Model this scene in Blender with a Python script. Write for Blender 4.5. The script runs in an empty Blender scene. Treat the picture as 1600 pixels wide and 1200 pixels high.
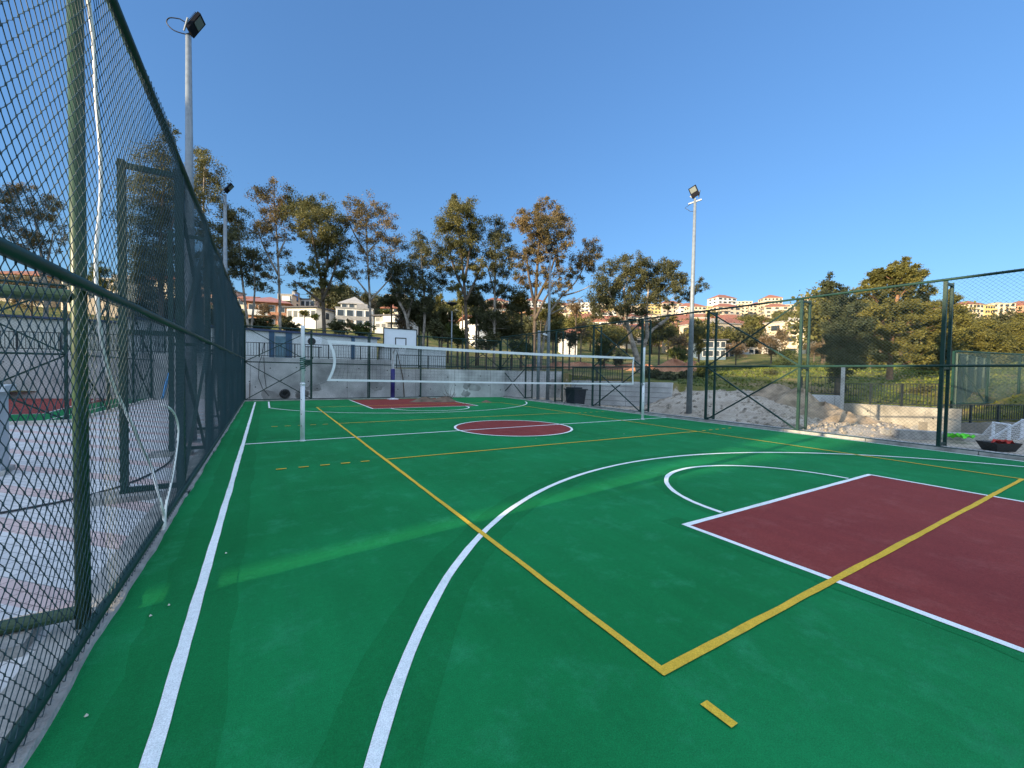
import bpy, math, random
import numpy as np
from mathutils import Vector, Matrix
random.seed(7); np.random.seed(7)
SC = bpy.context.scene
COL = SC.collection
# ------------------------------------------------------------------ camera
F, YAW, PITCH, ROLL = 644.537, .539490, -.0287512, .016710
CAM = np.array([-1.89988, -1.48467, 1.65552])
_f = np.array([math.sin(YAW)*math.cos(PITCH), math.cos(YAW)*math.cos(PITCH), math.sin(PITCH)])
_r = np.array([math.cos(YAW), -math.sin(YAW), 0.0]); _u = np.cross(_r, _f)
R_ = _r*math.cos(ROLL) + _u*math.sin(ROLL); U_ = -_r*math.sin(ROLL) + _u*math.cos(ROLL)
def at(px, py, d):                       # photo pixel + real distance along the view axis -> world point
    return CAM + d*(_f + R_*(px-800)/F - U_*(py-600)/F)
def onx(px, py, X):
    d = _f + R_*(px-800)/F - U_*(py-600)/F
    return CAM + d*(X-CAM[0])/d[0]
cam = bpy.data.cameras.new('camera'); co = bpy.data.objects.new('camera', cam); COL.objects.link(co)
cam.sensor_width = 36; cam.lens = F/1600*36; cam.clip_start = .05; cam.clip_end = 3000
m = Matrix(((R_[0], U_[0], -_f[0], CAM[0]), (R_[1], U_[1], -_f[1], CAM[1]), (R_[2], U_[2], -_f[2], CAM[2]), (0, 0, 0, 1)))
co.matrix_world = m
SC.camera = co
# ------------------------------------------------------------------ light
TE = .20; ELEV = math.atan(TE); SLOPE = .13
w = bpy.data.worlds.new("World"); SC.world = w; w.use_nodes = True
nt = w.node_tree; bg = nt.nodes['Background']
sky = nt.nodes.new('ShaderNodeTexSky'); sky.sky_type = 'NISHITA'; sky.sun_disc = False
sky.sun_elevation = ELEV; sky.sun_rotation = math.atan2(-1, -SLOPE) % (2*math.pi)
sky.air_density = 1.0; sky.dust_density = .25; sky.ozone_density = 4.6
bw = nt.nodes.new('ShaderNodeRGBToBW'); pw = nt.nodes.new('ShaderNodeMath'); pw.operation = 'POWER'; pw.inputs[1].default_value = -.38
vm = nt.nodes.new('ShaderNodeVectorMath'); vm.operation = 'SCALE'
nt.links.new(sky.outputs[0], bw.inputs[0]); nt.links.new(bw.outputs[0], pw.inputs[0])
nt.links.new(sky.outputs[0], vm.inputs[0]); nt.links.new(pw.outputs[0], vm.inputs['Scale'])
# added fill light: unseen sky overhead and behind the camera is brightened
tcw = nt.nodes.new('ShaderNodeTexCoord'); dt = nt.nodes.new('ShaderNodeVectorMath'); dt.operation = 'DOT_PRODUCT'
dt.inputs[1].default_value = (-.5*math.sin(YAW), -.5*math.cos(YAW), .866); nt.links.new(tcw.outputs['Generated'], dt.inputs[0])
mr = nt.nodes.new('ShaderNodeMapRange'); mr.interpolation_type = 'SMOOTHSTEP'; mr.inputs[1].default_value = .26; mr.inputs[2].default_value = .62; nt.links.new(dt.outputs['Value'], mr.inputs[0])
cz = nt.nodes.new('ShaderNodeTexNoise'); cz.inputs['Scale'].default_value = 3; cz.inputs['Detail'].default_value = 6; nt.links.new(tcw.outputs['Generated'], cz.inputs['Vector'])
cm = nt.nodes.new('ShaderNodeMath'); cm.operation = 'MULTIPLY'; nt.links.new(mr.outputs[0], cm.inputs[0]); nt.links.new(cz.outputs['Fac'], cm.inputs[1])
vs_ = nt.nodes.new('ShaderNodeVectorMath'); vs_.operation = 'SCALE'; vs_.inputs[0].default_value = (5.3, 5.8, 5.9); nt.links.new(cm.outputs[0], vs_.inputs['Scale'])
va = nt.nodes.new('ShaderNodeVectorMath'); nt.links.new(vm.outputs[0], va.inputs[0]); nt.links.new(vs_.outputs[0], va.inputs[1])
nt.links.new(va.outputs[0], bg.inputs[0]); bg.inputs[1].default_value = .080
sl = bpy.data.lights.new('sun', 'SUN'); sl.energy = 2.8; sl.angle = math.radians(.53); sl.color = (1, .80, .53)
so = bpy.data.objects.new('sun', sl); COL.objects.link(so)
sd = Vector((-1, -SLOPE, TE*math.hypot(1, SLOPE))).normalized()
so.rotation_euler = sd.to_track_quat('Z', 'Y').to_euler()
SC.view_settings.view_transform = 'Standard'; SC.view_settings.look = 'None'
SC.view_settings.exposure = 1.95; SC.view_settings.gamma = 1
SC.cycles.max_bounces = 6; SC.cycles.diffuse_bounces = 3; SC.cycles.transparent_max_bounces = 8
SC.cycles.caustics_reflective = False; SC.cycles.caustics_refractive = False
# ------------------------------------------------------------------ materials
MT = {}
def mat(name, col, rough=.8, var=.25, scale=3., bump=0., bscale=40., metal=0., col2=None, spec=.5, island=0., trans=0., detail=4.):
    if name in MT: return MT[name]
    m = bpy.data.materials.new(name); m.use_nodes = True; n = m.node_tree; b = n.nodes['Principled BSDF']
    b.inputs['Roughness'].default_value = rough; b.inputs['Metallic'].default_value = metal
    b.inputs['Specular IOR Level'].default_value = spec
    geo = n.nodes.new('ShaderNodeNewGeometry'); tc = n.nodes.new('ShaderNodeTexCoord')
    nz = n.nodes.new('ShaderNodeTexNoise'); nz.inputs['Scale'].default_value = scale; nz.inputs['Detail'].default_value = detail
    n.links.new(tc.outputs['Object'], nz.inputs['Vector'])
    rp = n.nodes.new('ShaderNodeValToRGB'); rp.color_ramp.elements[0].position = .3; rp.color_ramp.elements[1].position = .7
    c = np.array(col); c2 = np.array(col2) if col2 is not None else c
    rp.color_ramp.elements[0].color = (*np.clip(c*(1-var), 0, 1), 1); rp.color_ramp.elements[1].color = (*np.clip(c2*(1+var), 0, 1), 1)
    n.links.new(nz.outputs['Fac'], rp.inputs['Fac']); out = rp.outputs[0]
    if island:
        mx = n.nodes.new('ShaderNodeMix'); mx.data_type = 'RGBA'; mx.blend_type = 'MULTIPLY'; mx.inputs[0].default_value = 1
        r2 = n.nodes.new('ShaderNodeMapRange'); r2.inputs[3].default_value = 1-island; r2.inputs[4].default_value = 1+island
        n.links.new(geo.outputs['Random Per Island'], r2.inputs[0])
        n.links.new(out, mx.inputs[6]); n.links.new(r2.outputs[0], mx.inputs[7]); out = mx.outputs[2]
    n.links.new(out, b.inputs['Base Color'])
    if bump:
        bn = n.nodes.new('ShaderNodeTexNoise'); bn.inputs['Scale'].default_value = bscale; bn.inputs['Detail'].default_value = 3
        n.links.new(tc.outputs['Object'], bn.inputs['Vector'])
        bp = n.nodes.new('ShaderNodeBump'); bp.inputs['Strength'].default_value = bump; bp.inputs['Distance'].default_value = .02
        n.links.new(bn.outputs['Fac'], bp.inputs['Height']); n.links.new(bp.outputs[0], b.inputs['Normal'])
    if trans:
        tr = n.nodes.new('ShaderNodeBsdfTranslucent'); ms = n.nodes.new('ShaderNodeMixShader'); ms.inputs[0].default_value = trans
        n.links.new(out, tr.inputs['Color']); o = n.nodes['Material Output']
        n.links.new(b.outputs[0], ms.inputs[1]); n.links.new(tr.outputs[0], ms.inputs[2]); n.links.new(ms.outputs[0], o.inputs['Surface'])
    MT[name] = m; return m
def paint_mat(name, col, blot, wear, bump=.6, mott=.08):
    """rolled acrylic court paint: coarse mottling, faint roller streaks, scuffs, fine grit"""
    m = bpy.data.materials.new(name); m.use_nodes = True; n = m.node_tree; b = n.nodes['Principled BSDF']
    b.inputs['Roughness'].default_value = .78; b.inputs['Specular IOR Level'].default_value = .14
    tc = n.nodes.new('ShaderNodeTexCoord')
    def noise(s, d=4, rgh=.55, map_=None):
        z = n.nodes.new('ShaderNodeTexNoise'); z.inputs['Scale'].default_value = s; z.inputs['Detail'].default_value = d; z.inputs['Roughness'].default_value = rgh
        if map_:
            mp = n.nodes.new('ShaderNodeMapping'); mp.inputs['Scale'].default_value = map_; mp.inputs['Rotation'].default_value = (0, 0, .5)
            n.links.new(tc.outputs['Object'], mp.inputs[0]); n.links.new(mp.outputs[0], z.inputs['Vector'])
        else: n.links.new(tc.outputs['Object'], z.inputs['Vector'])
        return z.outputs['Fac']
    def ramp(v, lo, hi, a, c):
        r = n.nodes.new('ShaderNodeMapRange'); r.inputs[1].default_value = lo; r.inputs[2].default_value = hi; r.inputs[3].default_value = a; r.inputs[4].default_value = c
        n.links.new(v, r.inputs[0]); return r.outputs[0]
    def mul(c, v):
        x = n.nodes.new('ShaderNodeVectorMath'); x.operation = 'SCALE'; n.links.new(c, x.inputs[0]); n.links.new(v, x.inputs['Scale']); return x.outputs[0]
    def mix(f, a, c):
        x = n.nodes.new('ShaderNodeMix'); x.data_type = 'RGBA'; n.links.new(f, x.inputs[0])
        if isinstance(a, tuple): x.inputs[6].default_value = (*a, 1)
        else: n.links.new(a, x.inputs[6])
        x.inputs[7].default_value = (*c, 1); return x.outputs[2]
    c = mix(ramp(noise(.45, 5), .38, .68, 0, 1), col, blot)
    c = mix(ramp(noise(2.4, 7, .72), .52, .78, 0, .75), c, wear)
    c = mul(c, ramp(noise(1.3, 5, .6, (3.2, .5, 1)), .3, .7, 1-mott, 1+mott))
    c = mix(ramp(noise(11, 8, .78), .60, .74, 0, .30), c, tuple(min(1, k*1.35+.012) for k in wear))
    c = mul(c, ramp(noise(26, 6, .75), .30, .70, .88, 1.10))
    c = mul(c, ramp(noise(150, 3, .7), .3, .7, .74, 1.26))
    n.links.new(c, b.inputs['Base Color'])
    bp = n.nodes.new('ShaderNodeBump'); bp.inputs['Strength'].default_value = bump; bp.inputs['Distance'].default_value = .004
    n.links.new(noise(220, 2), bp.inputs['Height']); n.links.new(bp.outputs[0], b.inputs['Normal'])
    return m
M_green = paint_mat('court_green', (.004, .165, .045), (.007, .215, .066), (.026, .265, .115))
M_fresh = paint_mat('court_green_fresh', (.003, .147, .039), (.005, .180, .051), (.012, .21, .075))
M_red = paint_mat('court_red', (.245, .045, .038), (.205, .036, .033), (.30, .085, .075))
M_white = paint_mat('line_white', (.84, .86, .86), (.78, .82, .83), (.52, .66, .62), .15, .06)
M_yellow = paint_mat('line_yellow', (.74, .46, .050), (.64, .41, .040), (.42, .38, .07), .15, .10)
M_mesh = mat('fence_wire', (.024, .060, .072), .5, .15, spec=.5)
M_post = mat('fence_paint', (.009, .040, .032), .45, .22, 5, spec=.3)
M_postL = mat('fence_paint_olive', (.024, .060, .026), .40, .25, 6, spec=.4)
M_conc = mat('concrete', (.40, .40, .385), .9, .22, 1.1, .5, 25, detail=8)
M_kerb = mat('kerb_concrete', (.36, .35, .33), .95, .35, 4, .8, 40, detail=8)
M_galv = mat('galvanised', (.22, .25, .275), .5, .16, 9, metal=.2, spec=.35)
M_lamp = mat('lamp_housing', (.008, .009, .014), .75, .2, spec=.12)
M_black = mat('black_metal', (.012, .013, .016), .5, .2)
M_rail = mat('railing_paint', (.018, .024, .028), .5, .2)
M_whitep = mat('white_paint', (.74, .77, .80), .45, .07, 6)
M_navy = mat('navy_pad', (.012, .012, .13), .5, .15)
M_bark = mat('gum_bark', (.23, .185, .145), .9, .45, 3., .5, 12, col2=(.30, .26, .22))
M_barkd = mat('dark_bark', (.10, .075, .055), .9, .4, 4., .5, 12)
M_lens = mat('lamp_glass', (.16, .18, .17), .6, .05, spec=.1)
def leafmat(n, c, c2, tr=.28): return mat(n, c, .6, .22, .55, col2=c2, island=.38, trans=tr, spec=.3)
L_olive = leafmat('leaf_olive', (.090, .096, .032), (.130, .118, .036))
L_dark = leafmat('leaf_dark', (.066, .074, .034), (.098, .096, .040))
L_brown = leafmat('leaf_brown', (.125, .108, .042), (.185, .128, .055))
L_pine = leafmat('leaf_pine', (.105, .108, .030), (.155, .140, .034))
L_cyp = leafmat('leaf_cypress', (.034, .046, .022), (.052, .060, .026), .12)
L_bush = leafmat('leaf_bush', (.050, .072, .016), (.085, .10, .018))
L_dry = leafmat('leaf_dry', (.15, .105, .055), (.19, .13, .07))
# ------------------------------------------------------------------ mesh helpers
class MB:
    def __init__(s): s.v = []; s.f = []; s.mi = []; s.m = 0
    def add(s, vs, fs):
        o = len(s.v); s.v += [tuple(map(float, p)) for p in vs]; s.f += [tuple(o+i for i in f) for f in fs]; s.mi += [s.m]*len(fs); return s
    def box(s, c, size, rz=0.):
        x, y, z = [k/2 for k in size]; cs, sn = math.cos(rz), math.sin(rz); vs = []
        for dz in (-z, z):
            for dx, dy in ((-x, -y), (x, -y), (x, y), (-x, y)): vs.append((c[0]+dx*cs-dy*sn, c[1]+dx*sn+dy*cs, c[2]+dz))
        return s.add(vs, [(3, 2, 1, 0), (4, 5, 6, 7), (0, 1, 5, 4), (1, 2, 6, 5), (2, 3, 7, 6), (3, 0, 4, 7)])
    def beam(s, a, b, w, h=None):
        a = np.array(a, float); b = np.array(b, float); d = b-a; L = np.linalg.norm(d); d = d/L; h = h or w
        up = np.array([0, 0, 1.]) if abs(d[2]) < .95 else np.array([1., 0, 0])
        x = np.cross(d, up); x /= np.linalg.norm(x); y = np.cross(x, d); vs = []
        for p in (a, b):
            for i, j in ((-1, -1), (1, -1), (1, 1), (-1, 1)): vs.append(p+x*i*w/2+y*j*h/2)
        return s.add(vs, [(3, 2, 1, 0), (4, 5, 6, 7), (0, 1, 5, 4), (1, 2, 6, 5), (2, 3, 7, 6), (3, 0, 4, 7)])
    def tube(s, pts, rad, n=8, cap=True):
        pts = [np.array(p, float) for p in pts]; k = len(pts)
        if not hasattr(rad, '__len__'): rad = [rad]*k
        vs = []; px = None
        for i, p in enumerate(pts):
            d = pts[min(i+1, k-1)]-pts[max(i-1, 0)]; d = d/(np.linalg.norm(d)+1e-9)
            if px is None:
                a = np.array([0, 0, 1.]) if abs(d[2]) < .9 else np.array([1., 0, 0]); x = np.cross(d, a)
            else: x = px-d*np.dot(px, d)
            x = x/(np.linalg.norm(x)+1e-9); px = x; y = np.cross(d, x)
            for j in range(n):
                t = 2*math.pi*j/n; vs.append(p+rad[i]*(math.cos(t)*x+math.sin(t)*y))
        fs = [(i*n+j, i*n+(j+1) % n, (i+1)*n+(j+1) % n, (i+1)*n+j) for i in range(k-1) for j in range(n)]
        if cap: fs += [tuple(range(n-1, -1, -1)), tuple((k-1)*n+j for j in range(n))]
        return s.add(vs, fs)
    def prism(s, poly, z0, z1):
        n = len(poly); vs = [(x, y, z0) for x, y in poly]+[(x, y, z1) for x, y in poly]
        return s.add(vs, [tuple(range(n-1, -1, -1)), tuple(range(n, 2*n))]+[(i, (i+1) % n, n+(i+1) % n, n+i) for i in range(n)])
    def mesh(s, name, mats, smooth=False):
        me = bpy.data.meshes.new(name); me.from_pydata(s.v, [], s.f)
        for mm in (mats if isinstance(mats, (list, tuple)) else [mats]): me.materials.append(mm)
        if isinstance(mats, (list, tuple)): me.polygons.foreach_set('material_index', s.mi)
        if smooth: me.polygons.foreach_set('use_smooth', [True]*len(s.f))
        me.update(); return me
def link(name, me, parent=None):
    o = bpy.data.objects.new(name, me); COL.objects.link(o)
    if parent is not None:
        o.parent = parent; p = parent; off = Vector((0, 0, 0))
        if parent.get('_w'): o.location = -Vector(parent['_w'])
    return o
def tag(o, label=None, cat=None, group=None, kind=None):
    if label: o['label'] = label
    if cat: o['category'] = cat
    if group: o['group'] = group
    if kind: o['kind'] = kind
    return o
WPOS = {}
def thing(name, label, cat, loc=(0, 0, 0), group=None):
    o = bpy.data.objects.new(name, None); COL.objects.link(o); o.location = tuple(map(float, loc)); o.empty_display_size = .2
    WPOS[o.name] = Vector(o.location); return tag(o, label, cat, group)
def part(name, mb, mats, parent, smooth=False, label=None):
    """mesh built in world coordinates, parented below its thing"""
    o = bpy.data.objects.new(name, mb.mesh(name, mats, smooth) if isinstance(mb, MB) else mb); COL.objects.link(o); o.parent = parent
    w0 = WPOS.get(parent.name, Vector((0, 0, 0))); o.location = -w0; WPOS[o.name] = Vector((0, 0, 0))
    if label: o['label'] = label
    return o
def solo(name, mb, mats, label=None, cat=None, group=None, kind=None, smooth=False):
    o = bpy.data.objects.new(name, mb.mesh(name, mats, smooth) if isinstance(mb, MB) else mb); COL.objects.link(o); WPOS[o.name] = Vector((0, 0, 0))
    return tag(o, label, cat, group, kind)
def copy_tree(root, loc, label=None, rz=None, scale=None):
    r = root.copy(); COL.objects.link(r); r.location = tuple(map(float, loc))
    if rz is not None: r.rotation_euler = (0, 0, rz)
    if scale is not None: r.scale = (scale,)*3 if not hasattr(scale, '__len__') else scale
    if label: r['label'] = label
    for ch in list(root.children):
        c = ch.copy(); COL.objects.link(c); c.parent = r
        for g in list(ch.children):
            d = g.copy(); COL.objects.link(d); d.parent = c
    return r
def np_mesh(name, V, Q, mats):
    me = bpy.data.meshes.new(name); nv, nq, k = len(V), len(Q), Q.shape[1]
    me.vertices.add(nv); me.vertices.foreach_set('co', np.ascontiguousarray(V, np.float32).ravel())
    me.loops.add(nq*k); me.loops.foreach_set('vertex_index', np.ascontiguousarray(Q, np.int32).ravel())
    me.polygons.add(nq); me.polygons.foreach_set('loop_start', np.arange(0, nq*k, k, dtype=np.int32))
    me.update(calc_edges=True)
    for mm in (mats if isinstance(mats, (list, tuple)) else [mats]): me.materials.append(mm)
    return me
def smooth_pts(P, k=4):
    P = [np.array(q) for q in P]; o = []
    for i in range(len(P)-1):
        a0, a, c, c1 = P[max(i-1, 0)], P[i], P[i+1], P[min(i+2, len(P)-1)]
        for j in range(k): u = j/k; o.append(.5*((2*a)+(-a0+c)*u+(2*a0-5*a+4*c-c1)*u*u+(-a0+3*a-3*c+c1)*u**3))
    return o+[P[-1]]
def S(x, a, b):
    t = np.clip((np.asarray(x, float)-a)/(b-a), 0, 1); return t*t*(3-2*t)
# ------------------------------------------------------------------ court surface and lines
def sheet(name, x0, y0, x1, y1, z, m, n=1):
    b = MB(); b.add([(x0, y0, z), (x1, y0, z), (x1, y1, z), (x0, y1, z)], [(0, 1, 2, 3)]); return solo(name, b, m, kind='structure')
_jit = random.Random(3)
def edge_wob(n, amp=.0035):
    o = []; v = 0
    for i in range(n): v = v*.6+_jit.uniform(-amp, amp); o.append(v)
    return o
def strip(b, pts, wd, z, amp=.0035):
    """painted line along a polyline, hand-rolled edges"""
    P = [np.array(p, float) for p in pts]; out = []
    for a, c in zip(P[:-1], P[1:]):
        k = max(1, int(np.linalg.norm(c-a)/.16)); out += [a+(c-a)*i/k for i in range(k)]
    out.append(P[-1]); n = len(out); L, Rr = edge_wob(n, amp), edge_wob(n, amp); vs = []
    for i, p in enumerate(out):
        d = out[min(i+1, n-1)]-out[max(i-1, 0)]; d /= np.linalg.norm(d); q = np.array([-d[1], d[0]])
        l = p+q*(wd/2+L[i]); r = p-q*(wd/2+Rr[i]); vs += [(*l, z), (*r, z)]
    b.add(vs, [(2*i, 2*i+1, 2*i+3, 2*i+2) for i in range(n-1)])
def arc(cx, cy, r, a0, a1, n=72):
    return [(cx+r*math.cos(math.radians(a0+(a1-a0)*i/n)), cy+r*math.sin(math.radians(a0+(a1-a0)*i/n))) for i in range(n+1)]
CX = 4.53
gb = MB(); gy = np.linspace(-9, 22.62, 200); wl = [-2.772+random.uniform(-.004, .004)+.008*math.sin(y*3) for y in gy]
gb.add([p for y, x in zip(gy, wl) for p in ((x, y, 0), (11.56, y, 0))], [(2*i, 2*i+1, 2*i+3, 2*i+2) for i in range(199)])
solo('court', gb, M_green, kind='structure')
sheet('key_area', 2.08, -4.4, 6.98, 1.38, .0038, M_red); sheet('key_area', 2.02, 16.5, 6.96, 22.25, .0038, M_red)
b = MB(); pts = arc(4.5, 9.08, 1.74, 0, 360, 96)[:-1]; b.add([(x, y, .004) for x, y in pts], [tuple(range(96))]); solo('centre_circle', b, M_red, kind='structure')
WL = [[(-2.312, -9), (-2.312, 21.9)], [(11.42, -9), (11.42, 22)], [(-2.275, 9.07), (11.395, 9.07)], arc(4.5, 9.08, 1.74, 0, 360, 96),
      [(2.05, 1.38), (7.01, 1.38)], [(2.08, 1.355), (2.08, -4.4)], [(6.98, 1.355), (6.98, -4.4)], arc(4.57, 1.405, 1.74, 1, 179),
      [(CX+6.77*math.cos(t), -2.8+6.77*math.sin(t)) for t in np.linspace(.38, math.pi-.38, 90)], [(-1.72, -.30), (-1.72, -4.4)], [(10.78, -.30), (10.78, -4.4)],
      [(1.99, 16.5), (6.99, 16.5)], [(2.02, 16.53), (2.02, 22.2)], [(6.96, 16.53), (6.96, 22.2)], arc(CX, 16.47, 1.76, 181, 359),
      [(CX+6.75*math.cos(t), 20.8-6.75*math.sin(t)) for t in np.linspace(.41, math.pi-.385, 90)], [(-1.75, 18.25), (-1.75, 22)]]
b = MB()
for i, p in enumerate((WL[0], WL[8], WL[7], [(2.08, 1.6), (2.08, -4.4)], WL[3])): strip(b, p, (.50, .46, .34, .30, .30)[i], .0016+.0002*i, .022)
solo('fresh_green_paint', b, M_fresh, kind='structure')
b = MB()
for i, p in enumerate(WL): strip(b, p, .066, .0060+.0001*i)
solo('white_court_lines', b, M_white, kind='structure')
YL = [[(0, -.025), (0, 18)], [(9, -.025), (9, 18)], [(-.025, 0), (9.025, 0)], [(.025, 18), (8.975, 18)], [(.025, 6.2), (8.975, 6.08)], [(.025, 11.95), (8.975, 11.95)],
      [(0, -.25), (0, -.41)]]
for k in range(5):
    for y in (6.2, 11.9): YL += [[(-.28-.33*k, y), (-.43-.33*k, y)], [(9.28+.33*k, y-.1), (9.43+.33*k, y-.1)]]
b = MB()
for i, p in enumerate(YL): strip(b, p, .054, .0090+.0001*i)
solo('yellow_court_lines', b, M_yellow, kind='structure')
# ------------------------------------------------------------------ walls that terrace the ground (polyline of plan points)
def pxd(x, y):
    """photo column and view depth of plan points"""
    dx, dy = np.asarray(x, float)-CAM[0], np.asarray(y, float)-CAM[1]
    dep = dx*_f[0]+dy*_f[1]; lat = dx*_r[0]+dy*_r[1]
    return 800+F*lat/np.maximum(dep, .5), dep
W_A, W_B, W_S = np.array([-4.0, 24.75]), np.array([15.9, 21.5]), np.array([4.55, 23.35])
W_L = np.array([-30., 33.0])
B0, B1 = at(893, 600, 23.2)[:2], at(1050, 600, 20.9)[:2]
C0, C1, C2, C3 = at(1255, 600, 21.5)[:2], at(1319, 600, 20.4)[:2], at(1474, 600, 15.9)[:2], at(1650, 600, 17.5)[:2]
WALL = [W_L, W_A, W_B, B0, B1, at(1150, 600, 22)[:2], C0, C1, C2, C3, at(1900, 600, 18)[:2]]
def azr(p): d = np.asarray(p, float)-CAM[:2]; return math.atan2(d[0], d[1]), math.hypot(*d)
wa, wr = [], []
for p, q in zip(WALL[:-1], WALL[1:]):
    for t in np.linspace(0, 1, 40, endpoint=False): a, r = azr(p+(q-p)*t); wa.append(a); wr.append(r)
wa, wr = np.array(wa), np.array(wr); o_ = np.argsort(wa); wa, wr = wa[o_], wr[o_]
PXK = [-400, 380, 597, 599, 891, 893, 1050, 1080, 1250, 1262, 1317, 1321, 1472, 1476, 1700]
ZPK = [2.0, 2.08, 2.08, 1.62, 1.62, 1.16, 1.16, 1.02, 1.0, .68, .66, .40, .40, -.12, -.2]
AZK = np.radians([-25, 15, 30, 45, 60, 70, 78, 95])
RK = [25, 32, 45, 60, 90, 130, 200, 300, 450, 700]
SK = np.array([[.00, .010, .030, .060, .088, .118, .125, .120, .105, .07],
               [.00, .010, .030, .060, .088, .118, .128, .125, .110, .07],
               [.00, .005, .012, .030, .060, .085, .118, .140, .135, .09],
               [-.01, .000, .012, .026, .045, .062, .090, .120, .132, .08],
               [-.03, .000, .016, .024, .034, .045, .068, .103, .120, .07],
               [-.05, -.005, .016, .024, .033, .043, .064, .098, .114, .07],
               [-.07, -.02, .010, .024, .042, .056, .075, .088, .092, .06],
               [-.07, -.02, .010, .024, .040, .056, .070, .080, .084, .06]])
def hill(x, y):
    dx, dy = np.asarray(x, float)-CAM[0], np.asarray(y, float)-CAM[1]; r = np.hypot(dx, dy); a = np.clip(np.arctan2(dx, dy), AZK[0], AZK[-1])
    cols = np.array([np.interp(r, RK, SK[i]) for i in range(len(AZK))]); i = np.clip(np.searchsorted(AZK, a)-1, 0, len(AZK)-2)
    t = (a-AZK[i])/(AZK[i+1]-AZK[i]); ii = np.arange(r.size).reshape(r.shape) if r.ndim else None
    if r.ndim == 0: s = cols[i]*(1-t)+cols[i+1]*t
    else:
        cf = cols.reshape(len(AZK), -1); f = i.ravel(); k = np.arange(f.size); s = (cf[f, k]*(1-t.ravel())+cf[f+1, k]*t.ravel()).reshape(r.shape)
    return CAM[2]+r*s
def bump2(x, y, c, h, sg): return h*np.exp(-((x-c[0])**2+(y-c[1])**2)/(2*sg*sg))
MOUND = [(at(1240, 600, 18.8), .18, 1.3), (at(1388, 600, 13.0), .24, .9), (at(1310, 600, 12.6), .12, .8)]
def front(x, y):
    px, d = pxd(x, y); z = -.06+0*px
    ramp = .92*S(d, 14.2, 21.5)*S(px, 985, 1085)*(1-S(px, 1225, 1305)); z = z+ramp
    z = z-.98*S(px, 1400, 1500)*S(d, 11.5, 16.5)-.25*S(px, 1325, 1400)*S(d, 12, 17)*(1-S(px, 1400, 1500))
    for c, h, sg in MOUND: z = z+bump2(x, y, c, h, sg)
    out = S(x, 12.1, 13.2)
    return np.where(x < 12.1, -.06, -.06+(z+.06)*out)
def H(x, y):
    x = np.asarray(x, float); y = np.asarray(y, float); dx, dy = x-CAM[0], y-CAM[1]; r = np.hypot(dx, dy); a = np.arctan2(dx, dy)
    rw = np.interp(a, wa, wr); px, d = pxd(x, y); zp = np.interp(px, PXK, ZPK)
    fr = front(x, y); bk = np.maximum(zp+.012*np.maximum(r-rw, 0), hill(x, y))
    vis = (a > wa[0]) & (a < wa[-1])
    return np.where((r > rw+.46) & vis, bk, np.where(vis | (d > 0), fr, -.06))
def vattr(me, vals):
    at_ = me.attributes.new('grass', 'FLOAT', 'POINT'); at_.data.foreach_set('value', np.ascontiguousarray(vals, np.float32))
def ground_mat():
    m = bpy.data.materials.new('ground'); m.use_nodes = True; n = m.node_tree; b = n.nodes['Principled BSDF']; b.inputs['Roughness'].default_value = .95; b.inputs['Specular IOR Level'].default_value = .2
    tc = n.nodes.new('ShaderNodeTexCoord')
    def nz(s, d=6, r=.6):
        z = n.nodes.new('ShaderNodeTexNoise'); z.inputs['Scale'].default_value = s; z.inputs['Detail'].default_value = d; z.inputs['Roughness'].default_value = r; n.links.new(tc.outputs['Object'], z.inputs[0]); return z.outputs['Fac']
    def rmp(v, *st):
        r = n.nodes.new('ShaderNodeValToRGB'); e = r.color_ramp.elements
        while len(e) < len(st): e.new(.5)
        for k, (p, c) in zip(e, st): k.position = p; k.color = (*c, 1)
        n.links.new(v, r.inputs[0]); return r.outputs[0]
    dirt = rmp(nz(.9, 9, .68), (.3, (.29, .24, .185)), (.5, (.45, .385, .31)), (.7, (.55, .48, .40)))
    grass = rmp(nz(.35, 8, .7), (.28, (.038, .060, .014)), (.42, (.075, .100, .022)), (.52, (.15, .14, .035)), (.60, (.24, .18, .075)), (.72, (.25, .17, .10)))
    a = n.nodes.new('ShaderNodeAttribute'); a.attribute_name = 'grass'
    ad = n.nodes.new('ShaderNodeMath'); ad.operation = 'ADD'; n.links.new(a.outputs['Fac'], ad.inputs[0])
    sb = n.nodes.new('ShaderNodeMapRange'); sb.inputs[1].default_value = .3; sb.inputs[2].default_value = .7; sb.inputs[3].default_value = -.35; sb.inputs[4].default_value = .35; n.links.new(nz(1.7), sb.inputs[0]); n.links.new(sb.outputs[0], ad.inputs[1])
    st = n.nodes.new('ShaderNodeMapRange'); st.inputs[1].default_value = .4; st.inputs[2].default_value = .6; n.links.new(ad.outputs[0], st.inputs[0])
    x = n.nodes.new('ShaderNodeMix'); x.data_type = 'RGBA'; n.links.new(st.outputs[0], x.inputs[0]); n.links.new(dirt, x.inputs[6]); n.links.new(grass, x.inputs[7])
    sp = n.nodes.new('ShaderNodeMix'); sp.data_type = 'RGBA'; sp.blend_type = 'MULTIPLY'; sp.inputs[0].default_value = 1; n.links.new(x.outputs[2], sp.inputs[6]); n.links.new(rmp(nz(14, 3), (.3, (.7,)*3), (.7, (1.2,)*3)), sp.inputs[7])
    n.links.new(sp.outputs[2], b.inputs['Base Color'])
    bp = n.nodes.new('ShaderNodeBump'); bp.inputs['Strength'].default_value = .8; bp.inputs['Distance'].default_value = .06; n.links.new(nz(6, 8, .7), bp.inputs['Height']); n.links.new(bp.outputs[0], b.inputs['Normal'])
    return m
M_ground = ground_mat()
M_redsoil = mat('red_soil', (.36, .14, .07), .95, .3, .8, .8, 3, col2=(.42, .20, .11), detail=9)
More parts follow.
